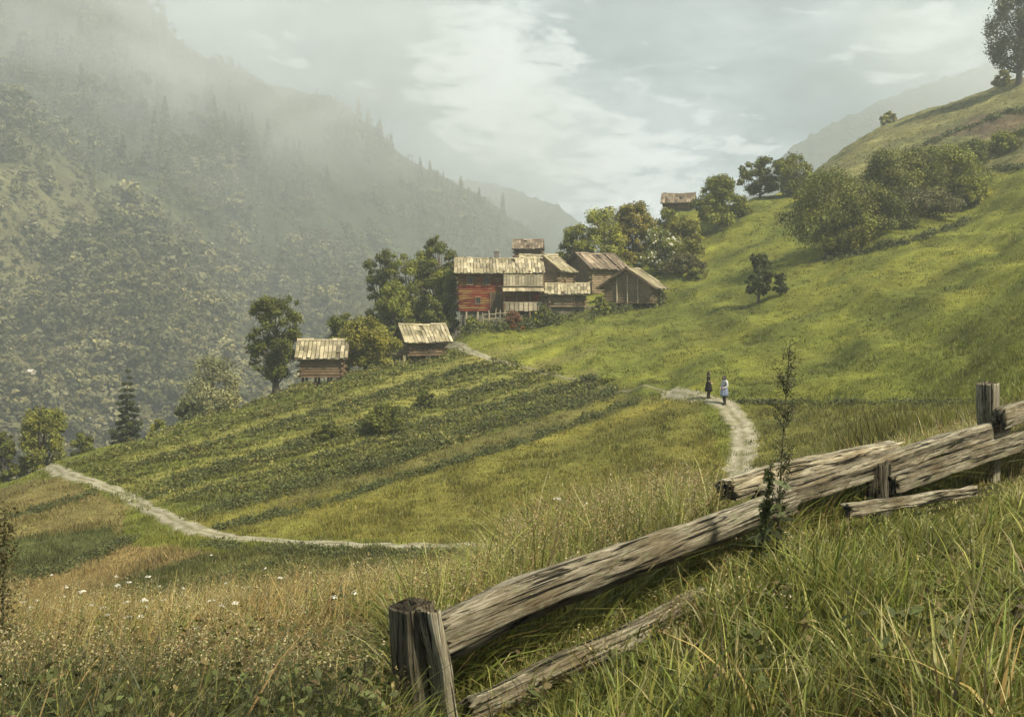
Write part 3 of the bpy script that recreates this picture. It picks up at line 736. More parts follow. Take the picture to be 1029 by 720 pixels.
# gable to the front, lit left slope, between the red house and the big gabled barn
house('cottage', 'grey cottage with front gable squeezed behind the small front hut', 'house', 554, 127, 5.2, 3.6, 3.2, 1.35, rz=R(68), z=hz(271, 125) - 3.0, wallm=W_GREY, eave=.5, over=.35, wins=((-.4, 1.6, .5, .6),))
house('cottage', 'brown cottage with its roof slope just right of the red farmhouse roof', 'house', 541, 131, 4.2, 3.4, 2.8, 1.5, rz=R(6), z=hz(270, 130) - 2.6, wallm=W_BROWN, roofm=SHAKE, eave=.5, over=.3)
# large gabled barn
house('barn', 'big weathered barn with steep gable behind the front gabled barn', 'barn', 598, 133, 5.4, 4.4, 3.4, 1.5, rz=R(38), z=hz(268, 130) - 3.2, wallm=W_GREY, roofm=SHAKE_B, eave=.6, over=.6, wins=((1.0, 1.9, .6, .6),))
# hut in front
house('hut', 'low log hut with a wide pale roof in front of the hamlet', 'hut', 570, 118.5, 4.0, 3.2, 1.75, .85, rz=R(-2), z=hz(309, 117.5), wallm=W_GREY, eave=.5, over=.45, doors=((1.2, .05, .8, 1.45),))
# gabled barn on posts at the right end
gb = house('barn', 'log barn on posts with an open front gable at the right end of the hamlet', 'barn', 636, 123, 4.6, 5.3, 2.0, 1.75, rz=R(69), z=hz(303, 120.5), wallm=W_GREY, roofm=SHAKE, eave=.75, over=.75, stilts=.9)
for y in (-1.2, 0, 1.2):
    p = MB(); p.tube([(-2.42, y, -.2), (-2.42, y, 3.0 if y == 0 else 2.6)], .09, 6); p.put('post', W_PALE, gb)
# cottage on the upper hillside
house('cottage', 'small cottage high on the hillside above the hamlet', 'house', 682, 166, 4.0, 3.4, 1.3, 1.15, rz=R(-12), z=None, wallm=W_BROWN, roofm=SHAKE_B, eave=.6, over=.6, wins=((-.8, .9, .6, .6),))
# lower barns
house('barn', 'small log barn with a mossy roof standing lowest on the valley edge', 'barn', 325, 99.5, 3.9, 3.2, 1.95, 1.2, rz=R(4), z=hz(377, 98), wallm=W_BROWN, eave=.5, over=.42, stilts=.55)
lb = house('barn', 'low barn with pale broken roof beside the path below the hamlet', 'barn', 424, 107, 3.7, 3.4, 1.6, 1.2, rz=R(22), z=hz(355.5, 105), wallm=W_BROWN, eave=.6, over=.6, stilts=.5, doors=((.3, .05, .9, 1.35),))
house('shed', 'tiny pale shed half hidden in the grove above the lower barns', 'shed', 398, 115.5, 1.5, 1.4, 1.5, .6, rz=R(10), wallm=W_PALE, eave=.25, over=.25, base=.2)

# crooked pale poles and stacked firewood below the red house
pf = put('fence', None, loc=GR.hit(500, 325, 60), label='crooked pale pole fence below the porch of the red farmhouse', cat='fence')
g0 = pf.location
for i in range(11):
    q = GR.hit(486 + i * 5.6, 325 - i * .55, 60) - g0
    p = MB(); p.tube([(0, 0, -.3), (random.uniform(-.15, .15), 0, random.uniform(.9, 1.5))], .055, 6); p.put('post', W_PALE, pf, loc=q)
for k in (.5, .95):
    for i in range(5):
        a_ = GR.hit(486 + i * 11.2, 325 - i * 1.1, 60) - g0; b_ = GR.hit(498 + i * 11.2, 324 - i * 1.1, 60) - g0
        p = MB(); p.tube([(0, 0, 0), tuple(b_ - a_ + Vector((0, 0, random.uniform(-.2, .2))))], .045, 6); p.put('rail', W_PALE, pf, loc=a_ + Vector((0, -.06, k)))
wp = MB(); random.seed(12)
for i in range(12):
    for k in range(5 - (i % 3 == 0)):
        wp.tube([(i * .2 + random.uniform(-.03, .03), -.4, k * .17 + .08), (i * .2 + random.uniform(-.03, .03), .4, k * .17 + .08)], random.uniform(.07, .095), 7, random.uniform(.7, 1.2))
wp.put('woodpile', W_PALE, loc=GR.hit(536, 318, 60), label='small stack of firewood between the red farmhouse and the low log hut', cat='woodpile')

# dry-stone terrace wall under the red house, and loose beams
def stone_wall(label, pts, h):
    P = [GR.hit(x, y, 60) for x, y in pts]
    mb = MB()
    for a, b in zip(P[:-1], P[1:]):
        L = (b - a).length; n = int(L / .42)
        for i in range(n):
            for k in range(int(h / .28)):
                q = a.lerp(b, (i + .5 * (k % 2) + .5) / n); s = np.array([.5, .45, .3]) * random.uniform(.75, 1.15)
                mb.box((q.x + random.uniform(-.06, .06) - P[0].x, q.y + random.uniform(-.08, .08) - P[0].y, q.z + k * .27 - .1 - P[0].z), s, (random.uniform(-.15, .15), random.uniform(-.15, .15), random.uniform(-.4, .4)))
    o = mb.put('stone_wall', STONE, loc=P[0], label=label, cat='wall')
stone_wall('rough stone terrace wall below the posts of the red farmhouse', [(449, 330), (470, 326), (500, 326), (530, 322)], .9)
stone_wall('short dry stone wall beneath the low log hut', [(545, 315), (580, 313), (603, 309)], .6)

# pale roofs far down in the valley
for i, (x, y, w, lb_) in enumerate([(30, 376, 9, 'tiny pale roofed house far down the valley at the left border'), (88, 423, 8, 'tiny white roofed house in the valley behind the fir and the round tree'), (4, 410, 5, 'tiny house at the left border beside the round yellow green tree'),
        (165, 385, 7, 'tiny house in the valley between the fir and the silvery willow'), (70, 410, 6, 'tiny house in the valley above the round yellow green tree')]):
    p = MT.hit(x, y, 240)
    m = p.y / F; ww = w * m
    root = put('valley_house', None, loc=p, rz=R((17 * i) % 40 - 20), label=lb_, cat='house', group='houses far down in the valley')
    log_walls(ww, ww * .7, ww * .32, ww * .22, ends=False, course=.5).put('wall', W_PALE, root)
    q = MB(); a = math.atan2(.22, .35)
    for sy in (-1, 1): q.box((0, sy * ww * .2, ww * (.32 + .22 - .128)), (ww * 1.1, ww * .5, .2), ((a if sy < 0 else -a), 0, 0))
    q.put('roof', plain('sheet_roof', (.55, .54, .50)) if i == 0 else bpy.data.materials['sheet_roof'], root)
# ------------------------------------------------------------------ broken fence in the foreground
def old_wood():
    m, nt = material('weathered_rail')
    oc = nt.n('ShaderNodeTexCoord').outputs['Object']
    v = nt.mapv(oc, (3.6, 52, 52)); fine = nt.noise(v, 1.7, 10, .8, .25)
    crack = nt.noise(nt.mapv(oc, (1.7, 44, 44), loc=(3, 1, 2)), 1.0, 5, .6, .8)
    big = nt.noise(nt.mapv(oc, (1.6, 5, 5)), 1.3, 5, .6)
    c = nt.ramp(fine, [(.33, (.040, .033, .022)), (.47, (.19, .165, .112)), (.62, (.42, .385, .295))])
    c = nt.mix(nt.ramp(big, [(.42, 0.0), (.68, .75)]), c, nt.mix(1.0, c, (.42, .34, .24), 'MULTIPLY'))
    lich = nt.noise(oc, 16, 7, .68)
    c = nt.mix(nt.ramp(lich, [(.56, 0.0), (.64, .6)]), c, (.19, .20, .11))
    k = nt.ramp(crack, [(.385, .05), (.45, 1.0)])
    c = nt.mix(1.0, c, k, 'MULTIPLY')
    c = nt.mix(1.0, c, nt.n('ShaderNodeAttribute', attribute_name='Col').outputs[0], 'MULTIPLY')
    h = nt.math('ADD', nt.math('MULTIPLY', fine, .6), k)
    bp = nt.n('ShaderNodeBump', {'Height': h, 'Strength': 1.0, 'Distance': .018}).outputs[0]
    out(nt, nt.n('ShaderNodeBsdfPrincipled', {'Base Color': c, 'Roughness': .88, 'Specular IOR Level': .15, 'Normal': bp}).outputs[0])
    return m
OLDW = old_wood()
FP0 = np.array([-.40, 4.40]); FD = np.array([4.22, 4.40])
def fence_xy(px, off=0.0):
    nrm = np.array([-FD[1], FD[0]]) / np.linalg.norm(FD); b = FP0 + nrm * off
    u = (px - CX) / F; t = (b[0] - u * b[1]) / (u * FD[1] - FD[0])
    return b + FD * t
def fpt(px, py, off=0.0):
    q = fence_xy(px, off); return Vector((q[0], q[1], (HY - py) / F * q[1]))
def timber(A, B, h0, h1, th, seed, bow=0.0, jag=.06, tone=1.0, n=110, k=26, twist=0.0, groove=1.0, sq=None):
    """split timber from A to B, own local frame with X along it; uneven section, long checks, broken ends"""
    L = (B - A).length; g = np.random.default_rng(seed)
    x = np.linspace(0, 1, n); an = np.arange(k) / k * 2 * np.pi
    V = np.zeros((n, k, 3)); C = np.ones((n, k, 3)) * tone
    for i, t in enumerate(x):
        h = h0 + (h1 - h0) * t; e = sq or .24 + .08 * math.sin(seed)
        cx_, sx_ = np.cos(an), np.sin(an)
        yy = np.sign(cx_) * np.abs(cx_) ** (e * 1.9) * th / 2; zz = np.sign(sx_) * np.abs(sx_) ** (e * 1.9) * h / 2
        la = an * 3.1; lx = np.full(k, t * L * .55)
        gr = noise2(np.cos(an) * 4.2 + seed * 3.3 + lx * .22, np.sin(an) * 4.2 + lx * .3)
        gr2 = noise2(np.cos(an) * 9 + seed, np.sin(an) * 9 + lx * .6 + 7)
        d = 1 + .24 * groove * np.minimum(gr, .15) + .13 * groove * gr2 + min(1, groove) * .10 * noise2(lx * 1.1 + seed, np.cos(an) * .8) + min(1, groove) * .09 * noise2(lx * 6 + seed, np.cos(an) * 2.5 + np.sin(an) * 3.5)
        yy, zz = yy * d, zz * d
        w = twist * t; c_, s_ = math.cos(w), math.sin(w)
        V[i, :, 1] = yy * c_ - zz * s_; V[i, :, 2] = yy * s_ + zz * c_ + bow * math.sin(math.pi * t) * L + .03 * noise2(t * 2.5 + seed, .3)
        V[i, :, 0] = t * L
        C[i] *= np.clip(1 + 1.1 * np.minimum(gr, .1), .35, 1.1)[:, None]
    j0 = jag * (np.abs(noise2(np.cos(an) * 3.7 + seed, np.sin(an) * 5.7)) * 2.4 + .6 * g.uniform(0, 1, k)); j1 = jag * (np.abs(noise2(np.cos(an) * 3.3, np.sin(an) * 5.1 + seed)) * 2.4 + .6 * g.uniform(0, 1, k))
    f = np.clip(1 - x * L / .35, 0, 1)[:, None]; V[:, :, 0] += j0[None] * f
    f = np.clip(1 - (1 - x) * L / .35, 0, 1)[:, None]; V[:, :, 0] -= j1[None] * f
    Vv = V.reshape(-1, 3); Cc = C.reshape(-1, 3)
    idx = np.arange(n * k).reshape(n, k); r = np.roll(idx, -1, axis=1)
    q = np.stack([idx[:-1], r[:-1], r[1:], idx[1:]], -1).reshape(-1, 4)
    # hollow, splintered end grain
    c0 = len(Vv); cen = np.array([[V[0, :, 0].mean() + .05, 0, V[0, :, 2].mean()], [V[-1, :, 0].mean() - .05, 0, V[-1, :, 2].mean()]])
    Vv = np.concatenate([Vv, cen]); Cc = np.concatenate([Cc, np.full((2, 3), .35 * tone)])
    tr = np.concatenate([np.stack([np.full(k, c0), r[0], idx[0]], -1), np.stack([np.full(k, c0 + 1), idx[-1], r[-1]], -1)])
    me = mesh_np('timber', Vv, [q, tr], OLDW, Cc)
    d = (B - A).normalized(); up = Vector((0, 0, 1)) if abs(d.z) < .8 else Vector((FD[0], FD[1], 0)).normalized()
    y = up.cross(d).normalized(); z = d.cross(y)
    M = Matrix((d, y, z)).transposed().to_4x4(); M.translation = A
    return me, M
fence_base = fpt(412, 735)
FENCE = put('fence', None, loc=fence_base, label='old broken wooden rail fence leaning through the tall foreground grass', cat='fence')
def fpart(name, A, B, h0, h1, th, seed, label=None, **k):
    me, M = timber(A, B, h0, h1, th, seed, **k); o = put(name, me, FENCE, label=label)
    o.matrix_local = Matrix.Translation(-fence_base) @ M
    return o
fpart('rail', fpt(424, 651, -.05), fpt(800, 500, -.02), .19, .15, .11, 1, 'longest cracked rail', bow=.008, jag=.09, n=220)
fpart('rail', fpt(762, 505, .10), fpt(1011, 427, .03), 0.135, .14, .12, 2, bow=.002, jag=.05, tone=1.05, n=160)
fpart('rail', fpt(724, 491, .26), fpt(903, 447, .20), .12, .10, .13, 3, 'pale loose rail lying on top', bow=.006, jag=.07, tone=1.7, n=140)
fpart('rail', fpt(892, 487, -.05), fpt(1060, 431, -.05), .135, .15, .07, 4, bow=.004, jag=.06, tone=.95)
fpart('rail', fpt(846, 511, -.35), fpt(980, 491, -.30), .075, .06, .06, 5, 'thin rail sunk in the grass', jag=.05, tone=1.2)
fpart('rail', fpt(1002, 420, -.06), fpt(1075, 398, -.06), .17, .17, .11, 6, jag=.05)
fpart('rail', fpt(462, 716, -.16), fpt(712, 600, -.10), .125, .11, .08, 7, 'lower rail half buried in grass', bow=-.004, jag=.05, tone=1.1)
fpart('post', fpt(424, 800, .02), fpt(409, 607, .02), .14, .14, .13, 8, 'dark leaning end post', jag=.006, tone=.55, n=60, k=40, groove=.14, sq=.12)
fpart('post', fpt(452, 760, -.12), fpt(430, 609, -.10), .05, .055, .10, 9, 'pale split board beside the end post', jag=.012, tone=1.25, n=60, groove=.2, sq=.16)
fpart('post', fpt(428, 800, .30), fpt(425, 601, .30), .09, .085, .08, 10, jag=.01, tone=1.0, n=40, groove=.2, sq=.16)
fpart('post', fpt(883, 560, .02), fpt(883, 462, .02), .15, .16, .12, 11, jag=.03, tone=.45, n=40, groove=.6)
fpart('post', fpt(994, 520, .16), fpt(993, 384, .16), .16, .16, .15, 12, 'upright grey post with a square top', jag=.005, tone=1.0, n=60, k=40, groove=.2, sq=.14)
# ------------------------------------------------------------------ grass
GRASS = leaf_material('grass_blades', trans=.35, rough=.5, spec=.3, var=.28)
def blades(P, h, w, ang, bend, col, lv=5, tipcol=None, g=rng):
    n = len(P); t = np.linspace(0, 1, lv)
    D = np.stack([np.cos(ang), np.sin(ang), np.zeros(n)], -1)
    # the flat of the blade turns at random about its stem
    fa = g.uniform(0, np.pi, n); S = np.stack([np.cos(fa), np.sin(fa), np.zeros(n)], -1)
    hh = h[:, None]; b = bend[:, None]
    hor = hh * b * t ** 2.0; ver = hh * (t - .42 * b ** 1.6 * t ** 2.6)
    C = P[:, None] + D[:, None] * hor[..., None]; C[..., 2] += ver
    wd = w[:, None] * np.clip(1 - t ** 2.2, .05, 1) * np.clip(.55 + t * 2, 0, 1) / 2
    V = np.stack([C - S[:, None] * wd[..., None], C + S[:, None] * wd[..., None]], 2)   # n,lv,2,3
    base = (np.arange(n) * lv * 2)[:, None] + (np.arange(lv - 1) * 2)[None]
    Fq = np.stack([base, base + 1, base + 3, base + 2], -1).reshape(-1, 4)
    tc = col if tipcol is None else tipcol
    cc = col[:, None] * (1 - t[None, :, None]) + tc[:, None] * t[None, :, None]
    return V.reshape(-1, 3), Fq, np.repeat(cc.reshape(-1, 3), 2, 0)

capL = ([-80, 60, 150, 300, 420, 472, 498, 524, 560, 620, 680, 715, 740, 775, 900, 1000, 1100], [585, 588, 588, 568, 562, 557, 535, 482, 470, 472, 468, 480, 500, 480, 440, 412, 405])
capF = ([390, 400, 460, 540, 630, 700, 790, 850, 900, 975, 1029, 1100], [690, 712, 700, 646, 606, 572, 526, 516, 512, 504, 478, 470])
def fence_side(X, Y):
    """positive beyond the fence line"""
    t = ((X - FP0[0]) * FD[0] + (Y - FP0[1]) * FD[1]) / (FD @ FD)
    n = np.array([-FD[1], FD[0]]) / np.linalg.norm(FD)
    return (X - FP0[0]) * n[0] + (Y - FP0[1]) * n[1], t
def height_cap(X, Y, Z, g):
    px = CX + X / Y * F
    s, t = fence_side(X, Y)
    front = (s < .12) & (px > 395)
    cap = np.where(front, np.interp(px, *capF), np.interp(px, *capL))
    cap = np.where((px < 396) & (Y < 6.5), np.maximum(cap, np.interp(px, [-80, 250, 385, 396], [640, 645, 660, 705]) - 40 * smooth(5, 6.5, Y)), cap)
    zt = (HY - cap) / F * Y
    return np.maximum(zt - Z, .05), front, px

def foreground():
    g = np.random.default_rng(21); T_ = 31500; B = 13
    tx = g.uniform(-420, 1450, T_); ty = np.exp(g.uniform(math.log(2.4), math.log(17.5), T_))
    TX = (tx - CX) / F * ty; s0, _ = fence_side(TX, ty); fr0 = (s0 < .1) & (tx > 395)
    gap = fbm(TX / .55, ty / .55 + 20, 3)
    keep = ~fr0 | (gap > -.28) | (g.uniform(size=T_) < .25); TX, ty, gap, fr0 = TX[keep], ty[keep], gap[keep], fr0[keep]; T_ = len(TX)
    rad = np.where(fr0, g.uniform(.02, .07, T_), g.uniform(.05, .16, T_))
    X = np.repeat(TX, B) + g.normal(size=T_ * B) * np.repeat(rad, B); Y = np.maximum(np.repeat(ty, B) + g.normal(size=T_ * B) * np.repeat(rad, B), 2.2)
    n = len(X); tid = np.repeat(np.arange(T_), B)
    Z = GR.z(X, Y); cap, front, px = height_cap(X, Y, Z, g)
    patch = fbm(X / 1.3, Y / 1.3, 3)
    th = np.where(fr0, g.gamma(6, .032, T_), g.gamma(9, .047, T_)) * (1 + .5 * np.clip(gap, -.5, .6))
    h = th[tid] * g.uniform(.55, 1.25, n)
    h = np.where((~front) & (Y > 7), h * 1.3, h * (.5 + .5 * smooth(2.4, 4.6, Y)))
    spill = np.where(g.uniform(size=n) < .05, np.where(px < 400, 1.08, g.uniform(1.05, 1.6, n)), g.uniform(.6, 1.0, n))
    # the half-buried lower rail stays partly in view
    s, _ = fence_side(X, Y); c2 = np.interp(px, [440, 466, 590, 705, 720], [760, 738, 672, 612, 0]); low = (s < -.16) & (px > 440) & (px < 720) & (g.uniform(size=n) < .96)
    cap = np.where(low, np.minimum(cap, np.maximum((HY - c2) / F * Y - Z, .05)), cap)
    h = np.minimum(h, cap * spill)
    green = np.array([.140, .160, .032]); yel = np.array([.225, .215, .052]); dry = np.array([.33, .285, .13]); dark = np.array([.050, .056, .020]); brown = np.array([.30, .205, .075])
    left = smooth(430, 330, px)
    fd = np.clip(.13 + .32 * fbm(X / .9 + 9, Y / .9, 2) + .25 * left + .42 * left * smooth(4.5, 7, Y) + .34 * smooth(7, 10, Y) * (1 - left), 0, .85)
    pick = g.uniform(size=n)
    tone = g.uniform(.6, 1.4, T_)[tid]; tg = (g.uniform(size=T_) < .38)[tid]
    c = np.where(tg[:, None], yel, green) * tone[:, None]
    c = np.where((pick < fd)[:, None], np.where((g.uniform(size=n) < .3 + .35 * left)[:, None], brown, dry), c)
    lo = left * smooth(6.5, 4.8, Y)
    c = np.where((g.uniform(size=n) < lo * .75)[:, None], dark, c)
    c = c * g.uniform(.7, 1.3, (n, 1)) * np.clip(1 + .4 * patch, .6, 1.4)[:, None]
    w = np.maximum(g.gamma(5, .0018, n) * (1 - .45 * left), .0010 * Y)
    ang = np.where(g.uniform(size=n) < .5, np.arctan2(Y - ty[tid], X - TX[tid]), g.normal(.5, 1.1, n))
    bend = np.clip(g.gamma(2.4, .24, n), .05, 1.2)
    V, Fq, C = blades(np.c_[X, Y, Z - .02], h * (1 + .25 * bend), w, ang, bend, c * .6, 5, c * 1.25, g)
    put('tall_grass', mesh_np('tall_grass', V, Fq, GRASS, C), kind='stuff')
foreground()

def stalks():
    """flowering stems, seed heads and dead stalks standing above the grass"""
    g = np.random.default_rng(33); N = 12500
    px = g.uniform(-330, 1250, N); Y = np.exp(g.uniform(math.log(4.2), math.log(16), N))
    X = (px - CX) / F * Y; Z = GR.z(X, Y)
    cap, front, _ = height_cap(X, Y, Z, g)
    keep = (~front | (g.uniform(size=N) < .10)) & ((px < 730) | (g.uniform(size=N) < .3))
    h = np.minimum(g.uniform(.5, .95, N), cap * g.uniform(.7, 1.16, N)); keep &= h > .2
    X, Y, Z, h, px = X[keep], Y[keep], Z[keep], h[keep], px[keep]; n = len(X)
    ang = g.normal(.5, .9, n); bend = np.clip(g.gamma(2, .12, n), .02, .6)
    kind = g.uniform(size=n)
    straw = np.array([.36, .29, .13]); brown = np.array([.16, .105, .045]); pale = np.array([.38, .33, .19]); green = np.array([.09, .10, .03])
    sc = np.where((kind < .45)[:, None], straw, np.where((kind < .7)[:, None], brown, green)) * g.uniform(.7, 1.2, (n, 1))
    P = np.c_[X, Y, Z]
    V, Fq, C = blades(P, h, np.maximum(.004, .0008 * Y), ang, bend, sc, 5, sc, g)
    top = P + np.c_[np.cos(ang) * h * bend, np.sin(ang) * h * bend, h * (1 - .42 * bend ** 1.6)]
    low = P + np.c_[np.cos(ang) * h * bend * .5, np.sin(ang) * h * bend * .5, h * (.72 - .42 * bend ** 1.6 * .42)]
    k = 16
    f = g.uniform(0, 1, (n, k)); Q = low[:, None] + (top - low)[:, None] * f[..., None] + g.normal(size=(n, k, 3)) * (.013 + .018 * (1 - f))[..., None]
    hc = np.where((kind < .3)[:, None], pale, np.where((kind < .62)[:, None], brown * 1.5, np.where((kind < .85)[:, None], straw * 1.1, green * 1.3)))
    Q = Q.reshape(-1, 3); Nn = g.normal(size=Q.shape); Nn /= np.linalg.norm(Nn, axis=1)[:, None]
    V2, F2 = leaf_quads(Q, Nn, np.repeat(np.maximum(.013, .0015 * Y), k), g, .5)
    C2 = np.repeat(np.repeat(hc, k, 0) * g.uniform(.7, 1.25, (n * k, 1)), 4, 0)
    put('meadow_stalks', mesh_np('meadow_stalks', np.concatenate([V, V2]), np.concatenate([Fq, F2 + len(V)]), GRASS, np.concatenate([C, C2])), kind='stuff')
stalks()

def weeds():
    """broad-leaved weeds low in the grass"""
    g = np.random.default_rng(44); N = 4200
    px = np.where(g.uniform(size=N) < .88, g.uniform(-80, 400, N), g.uniform(380, 1100, N)); Y = np.exp(g.uniform(math.log(3.6), math.log(10), N))
    X = (px - CX) / F * Y; Z = GR.z(X, Y); cap, front, _ = height_cap(X, Y, Z, g)
    h = np.minimum(g.uniform(.15, .5, N), cap * np.where(front, .45, .85)); k = 14
    f = g.uniform(.15, 1, (N, k)); a = g.uniform(0, 6.28, (N, k)); r = g.uniform(.02, .11, (N, k)) * (1.1 - f * .6)
    Q = np.stack([X[:, None] + np.cos(a) * r, Y[:, None] + np.sin(a) * r, Z[:, None] + f * h[:, None]], -1).reshape(-1, 3)
    Nn = np.stack([np.cos(a) * .6, np.sin(a) * .6, np.full((N, k), .8)], -1).reshape(-1, 3) + g.normal(size=(N * k, 3)) * .35; Nn /= np.linalg.norm(Nn, axis=1)[:, None]
    V, Fq = leaf_quads(Q, Nn, np.repeat(g.uniform(.022, .055, N), k), g, .5)
    c = np.where((g.uniform(size=N) < .3)[:, None], np.array([.12, .09, .04]), np.array([.075, .085, .026])) * g.uniform(.6, 1.6, (N, 1)); C = np.repeat(np.repeat(c, k, 0) * g.uniform(.8, 1.2, (N * k, 1)), 4, 0)
    put('meadow_weeds', mesh_np('meadow_weeds', V, Fq, LEAF, C), kind='stuff')
weeds()

def flowers():
    g = np.random.default_rng(55)
    spots = [(px, py) for px, py in zip(g.uniform(0, 380, 110), g.normal(614, 20, 110))] + [(38, 602), (26, 614), (62, 612), (92, 607), (146, 609), (80, 652), (249, 589), (280, 609), (205, 630), (123, 620), (330, 594), (12, 640), (470, 546), (560, 500), (590, 505)]
    Vs, Fs, Cs, k = [], [], [], 0
    st = []
    for px, py in spots:
        Y = g.uniform(6.5, 11); X = (px - CX) / F * Y; z0 = float(GR.z(X, Y)); zt = (HY - py) / F * Y
        if not .2 < zt - z0 < 1.3: continue
        n = 22; r = g.uniform(.009, .026); a = g.uniform(0, 6.28, n); q = r * np.sqrt(g.uniform(0, 1, n))
        P = np.c_[X + np.cos(a) * q, Y + np.sin(a) * q, zt - .35 * q ** 2 / r + g.normal(size=n) * .003]
        Nn = np.c_[np.cos(a) * .4, np.sin(a) * .4 - .25, np.ones(n)]; Nn /= np.linalg.norm(Nn, axis=1)[:, None]
        V, Fq = leaf_quads(P, Nn, np.full(n, r * .62), g, .9)
        Vs.append(V); Fs.append(Fq + k); k += len(V); Cs.append(np.tile(np.array([.74, .72, .62]) * g.uniform(.75, 1.05), (len(V), 1)))
        st.append((X, Y, z0, zt - z0))
    st = np.array(st); n = len(st)
    V, Fq, C = blades(st[:, :3], st[:, 3], np.full(n, .006), g.uniform(0, 6.28, n), np.full(n, .02), np.tile([.08, .09, .03], (n, 1)), 4, None, g)
    put('wildflowers', mesh_np('wildflowers', np.concatenate(Vs + [V]), np.concatenate(Fs + [Fq + k]), GRASS, np.concatenate(Cs + [C])), kind='stuff')
flowers()

def mid_grass():
    g = np.random.default_rng(66); N = 225000
    run = np.maximum.accumulate(GR.S, axis=0)
    px = g.uniform(-160, 1190, N); py = g.uniform(60, 640, N)
    iu = np.clip(np.searchsorted(GR.us, (px - CX) / F), 1, len(GR.us) - 1); t = (HY - py) / F
    Y = np.zeros(N)
    order = np.argsort(iu); b = np.searchsorted(iu[order], np.arange(len(GR.us) + 1))
    for c in range(len(GR.us)):
        ii = order[b[c]:b[c + 1]]
        if len(ii) == 0: continue
        k = np.searchsorted(run[:, c], t[ii]); good = (k > 0) & (k < len(GR.vs) - 1)
        Y[ii[good]] = np.exp(GR.vs[k[good]] - g.uniform(0, 1, good.sum()) * (GR.vs[1] - GR.vs[0]))
    X = (px - CX) / F * Y
    ok = (Y > 14) & (Y < 230)
    for L in PATHS:                                  # keep the trodden paths bare
        for i in range(0, len(L), 2): pass
    X, Y, px, py = X[ok], Y[ok], px[ok], py[ok]
    cell = {}
    for L in PATHS:
        for x, y in L: cell.setdefault((int(x // 1.0), int(y // 1.0)), []).append((x, y))
    bad = np.zeros(len(X), bool)
    ix = (X // 1.0).astype(int); iy = (Y // 1.0).astype(int)
    for i in range(len(X)):
        for a in (-1, 0, 1):
            for b2 in (-1, 0, 1):
                for x, y in cell.get((ix[i] + a, iy[i] + b2), ()):
                    if .035 < (X[i] - x) ** 2 + (Y[i] - y) ** 2 < .30 * (1 + .9 * math.sin(x * 3.1 + y * 2.3)): bad[i] = True
    X, Y, px, py = X[~bad], Y[~bad], px[~bad], py[~bad]
    Z = GR.z(X, Y); n = len(X)
    col = region(px, py, Y, X)
    crop = in_poly(px, py, [(60, 470), (300, 382), (470, 352), (630, 392), (420, 458), (180, 508)])
    row = .5 + .5 * np.sin((Y * .96 - X * .28 + fbm(X / 6, Y / 6, 2) * .9) * 2 * np.pi / 1.5)
    clump = smooth(-.1, .35, fbm(X / 2.3, Y / 2.3, 3))
    h = g.uniform(.10, .24, n) * (.6 + .9 * clump)
    h = np.where(crop, g.uniform(.1, .3, n) * smooth(.15, .8, row) + .05, h)
    h = h * (1 - .35 * smooth(40, 80, Y)); near = smooth(45, 16, Y); h = h * (1 + 1.3 * near * (px > 330))
    K = 5
    P = np.repeat(np.c_[X, Y, Z - .03], K, 0) + np.c_[g.normal(size=(n * K, 2)) * .16, np.zeros(n * K)]
    hh = np.repeat(h, K) * g.uniform(.6, 1.3, n * K); ww = np.repeat(np.maximum(.02, Y * .0011), K) * np.repeat(np.where(crop, 2.2, 1.0), K)
    cc = np.repeat(col * g.uniform(.85, 1.2, (n, 1)) * 1.0, K, 0) * g.uniform(.8, 1.2, (n * K, 1))
    dry = g.uniform(size=n * K) < .07; cc[dry] = cc[dry] * np.array([1.6, 1.35, 1.5])
    a = g.uniform(0, np.pi, n * K); d = g.normal(size=(n * K, 2)) * hh[:, None] * .35
    S = np.c_[np.cos(a), np.sin(a), np.zeros(n * K)] * ww[:, None] / 2
    V = np.stack([P - S, P + S, P + np.c_[d, hh]], 1).reshape(-1, 3)
    put('meadow_grass', mesh_np('meadow_grass', V, np.arange(len(V)).reshape(-1, 3), GRASS, np.repeat(cc, 3, 0)), kind='stuff')
mid_grass()

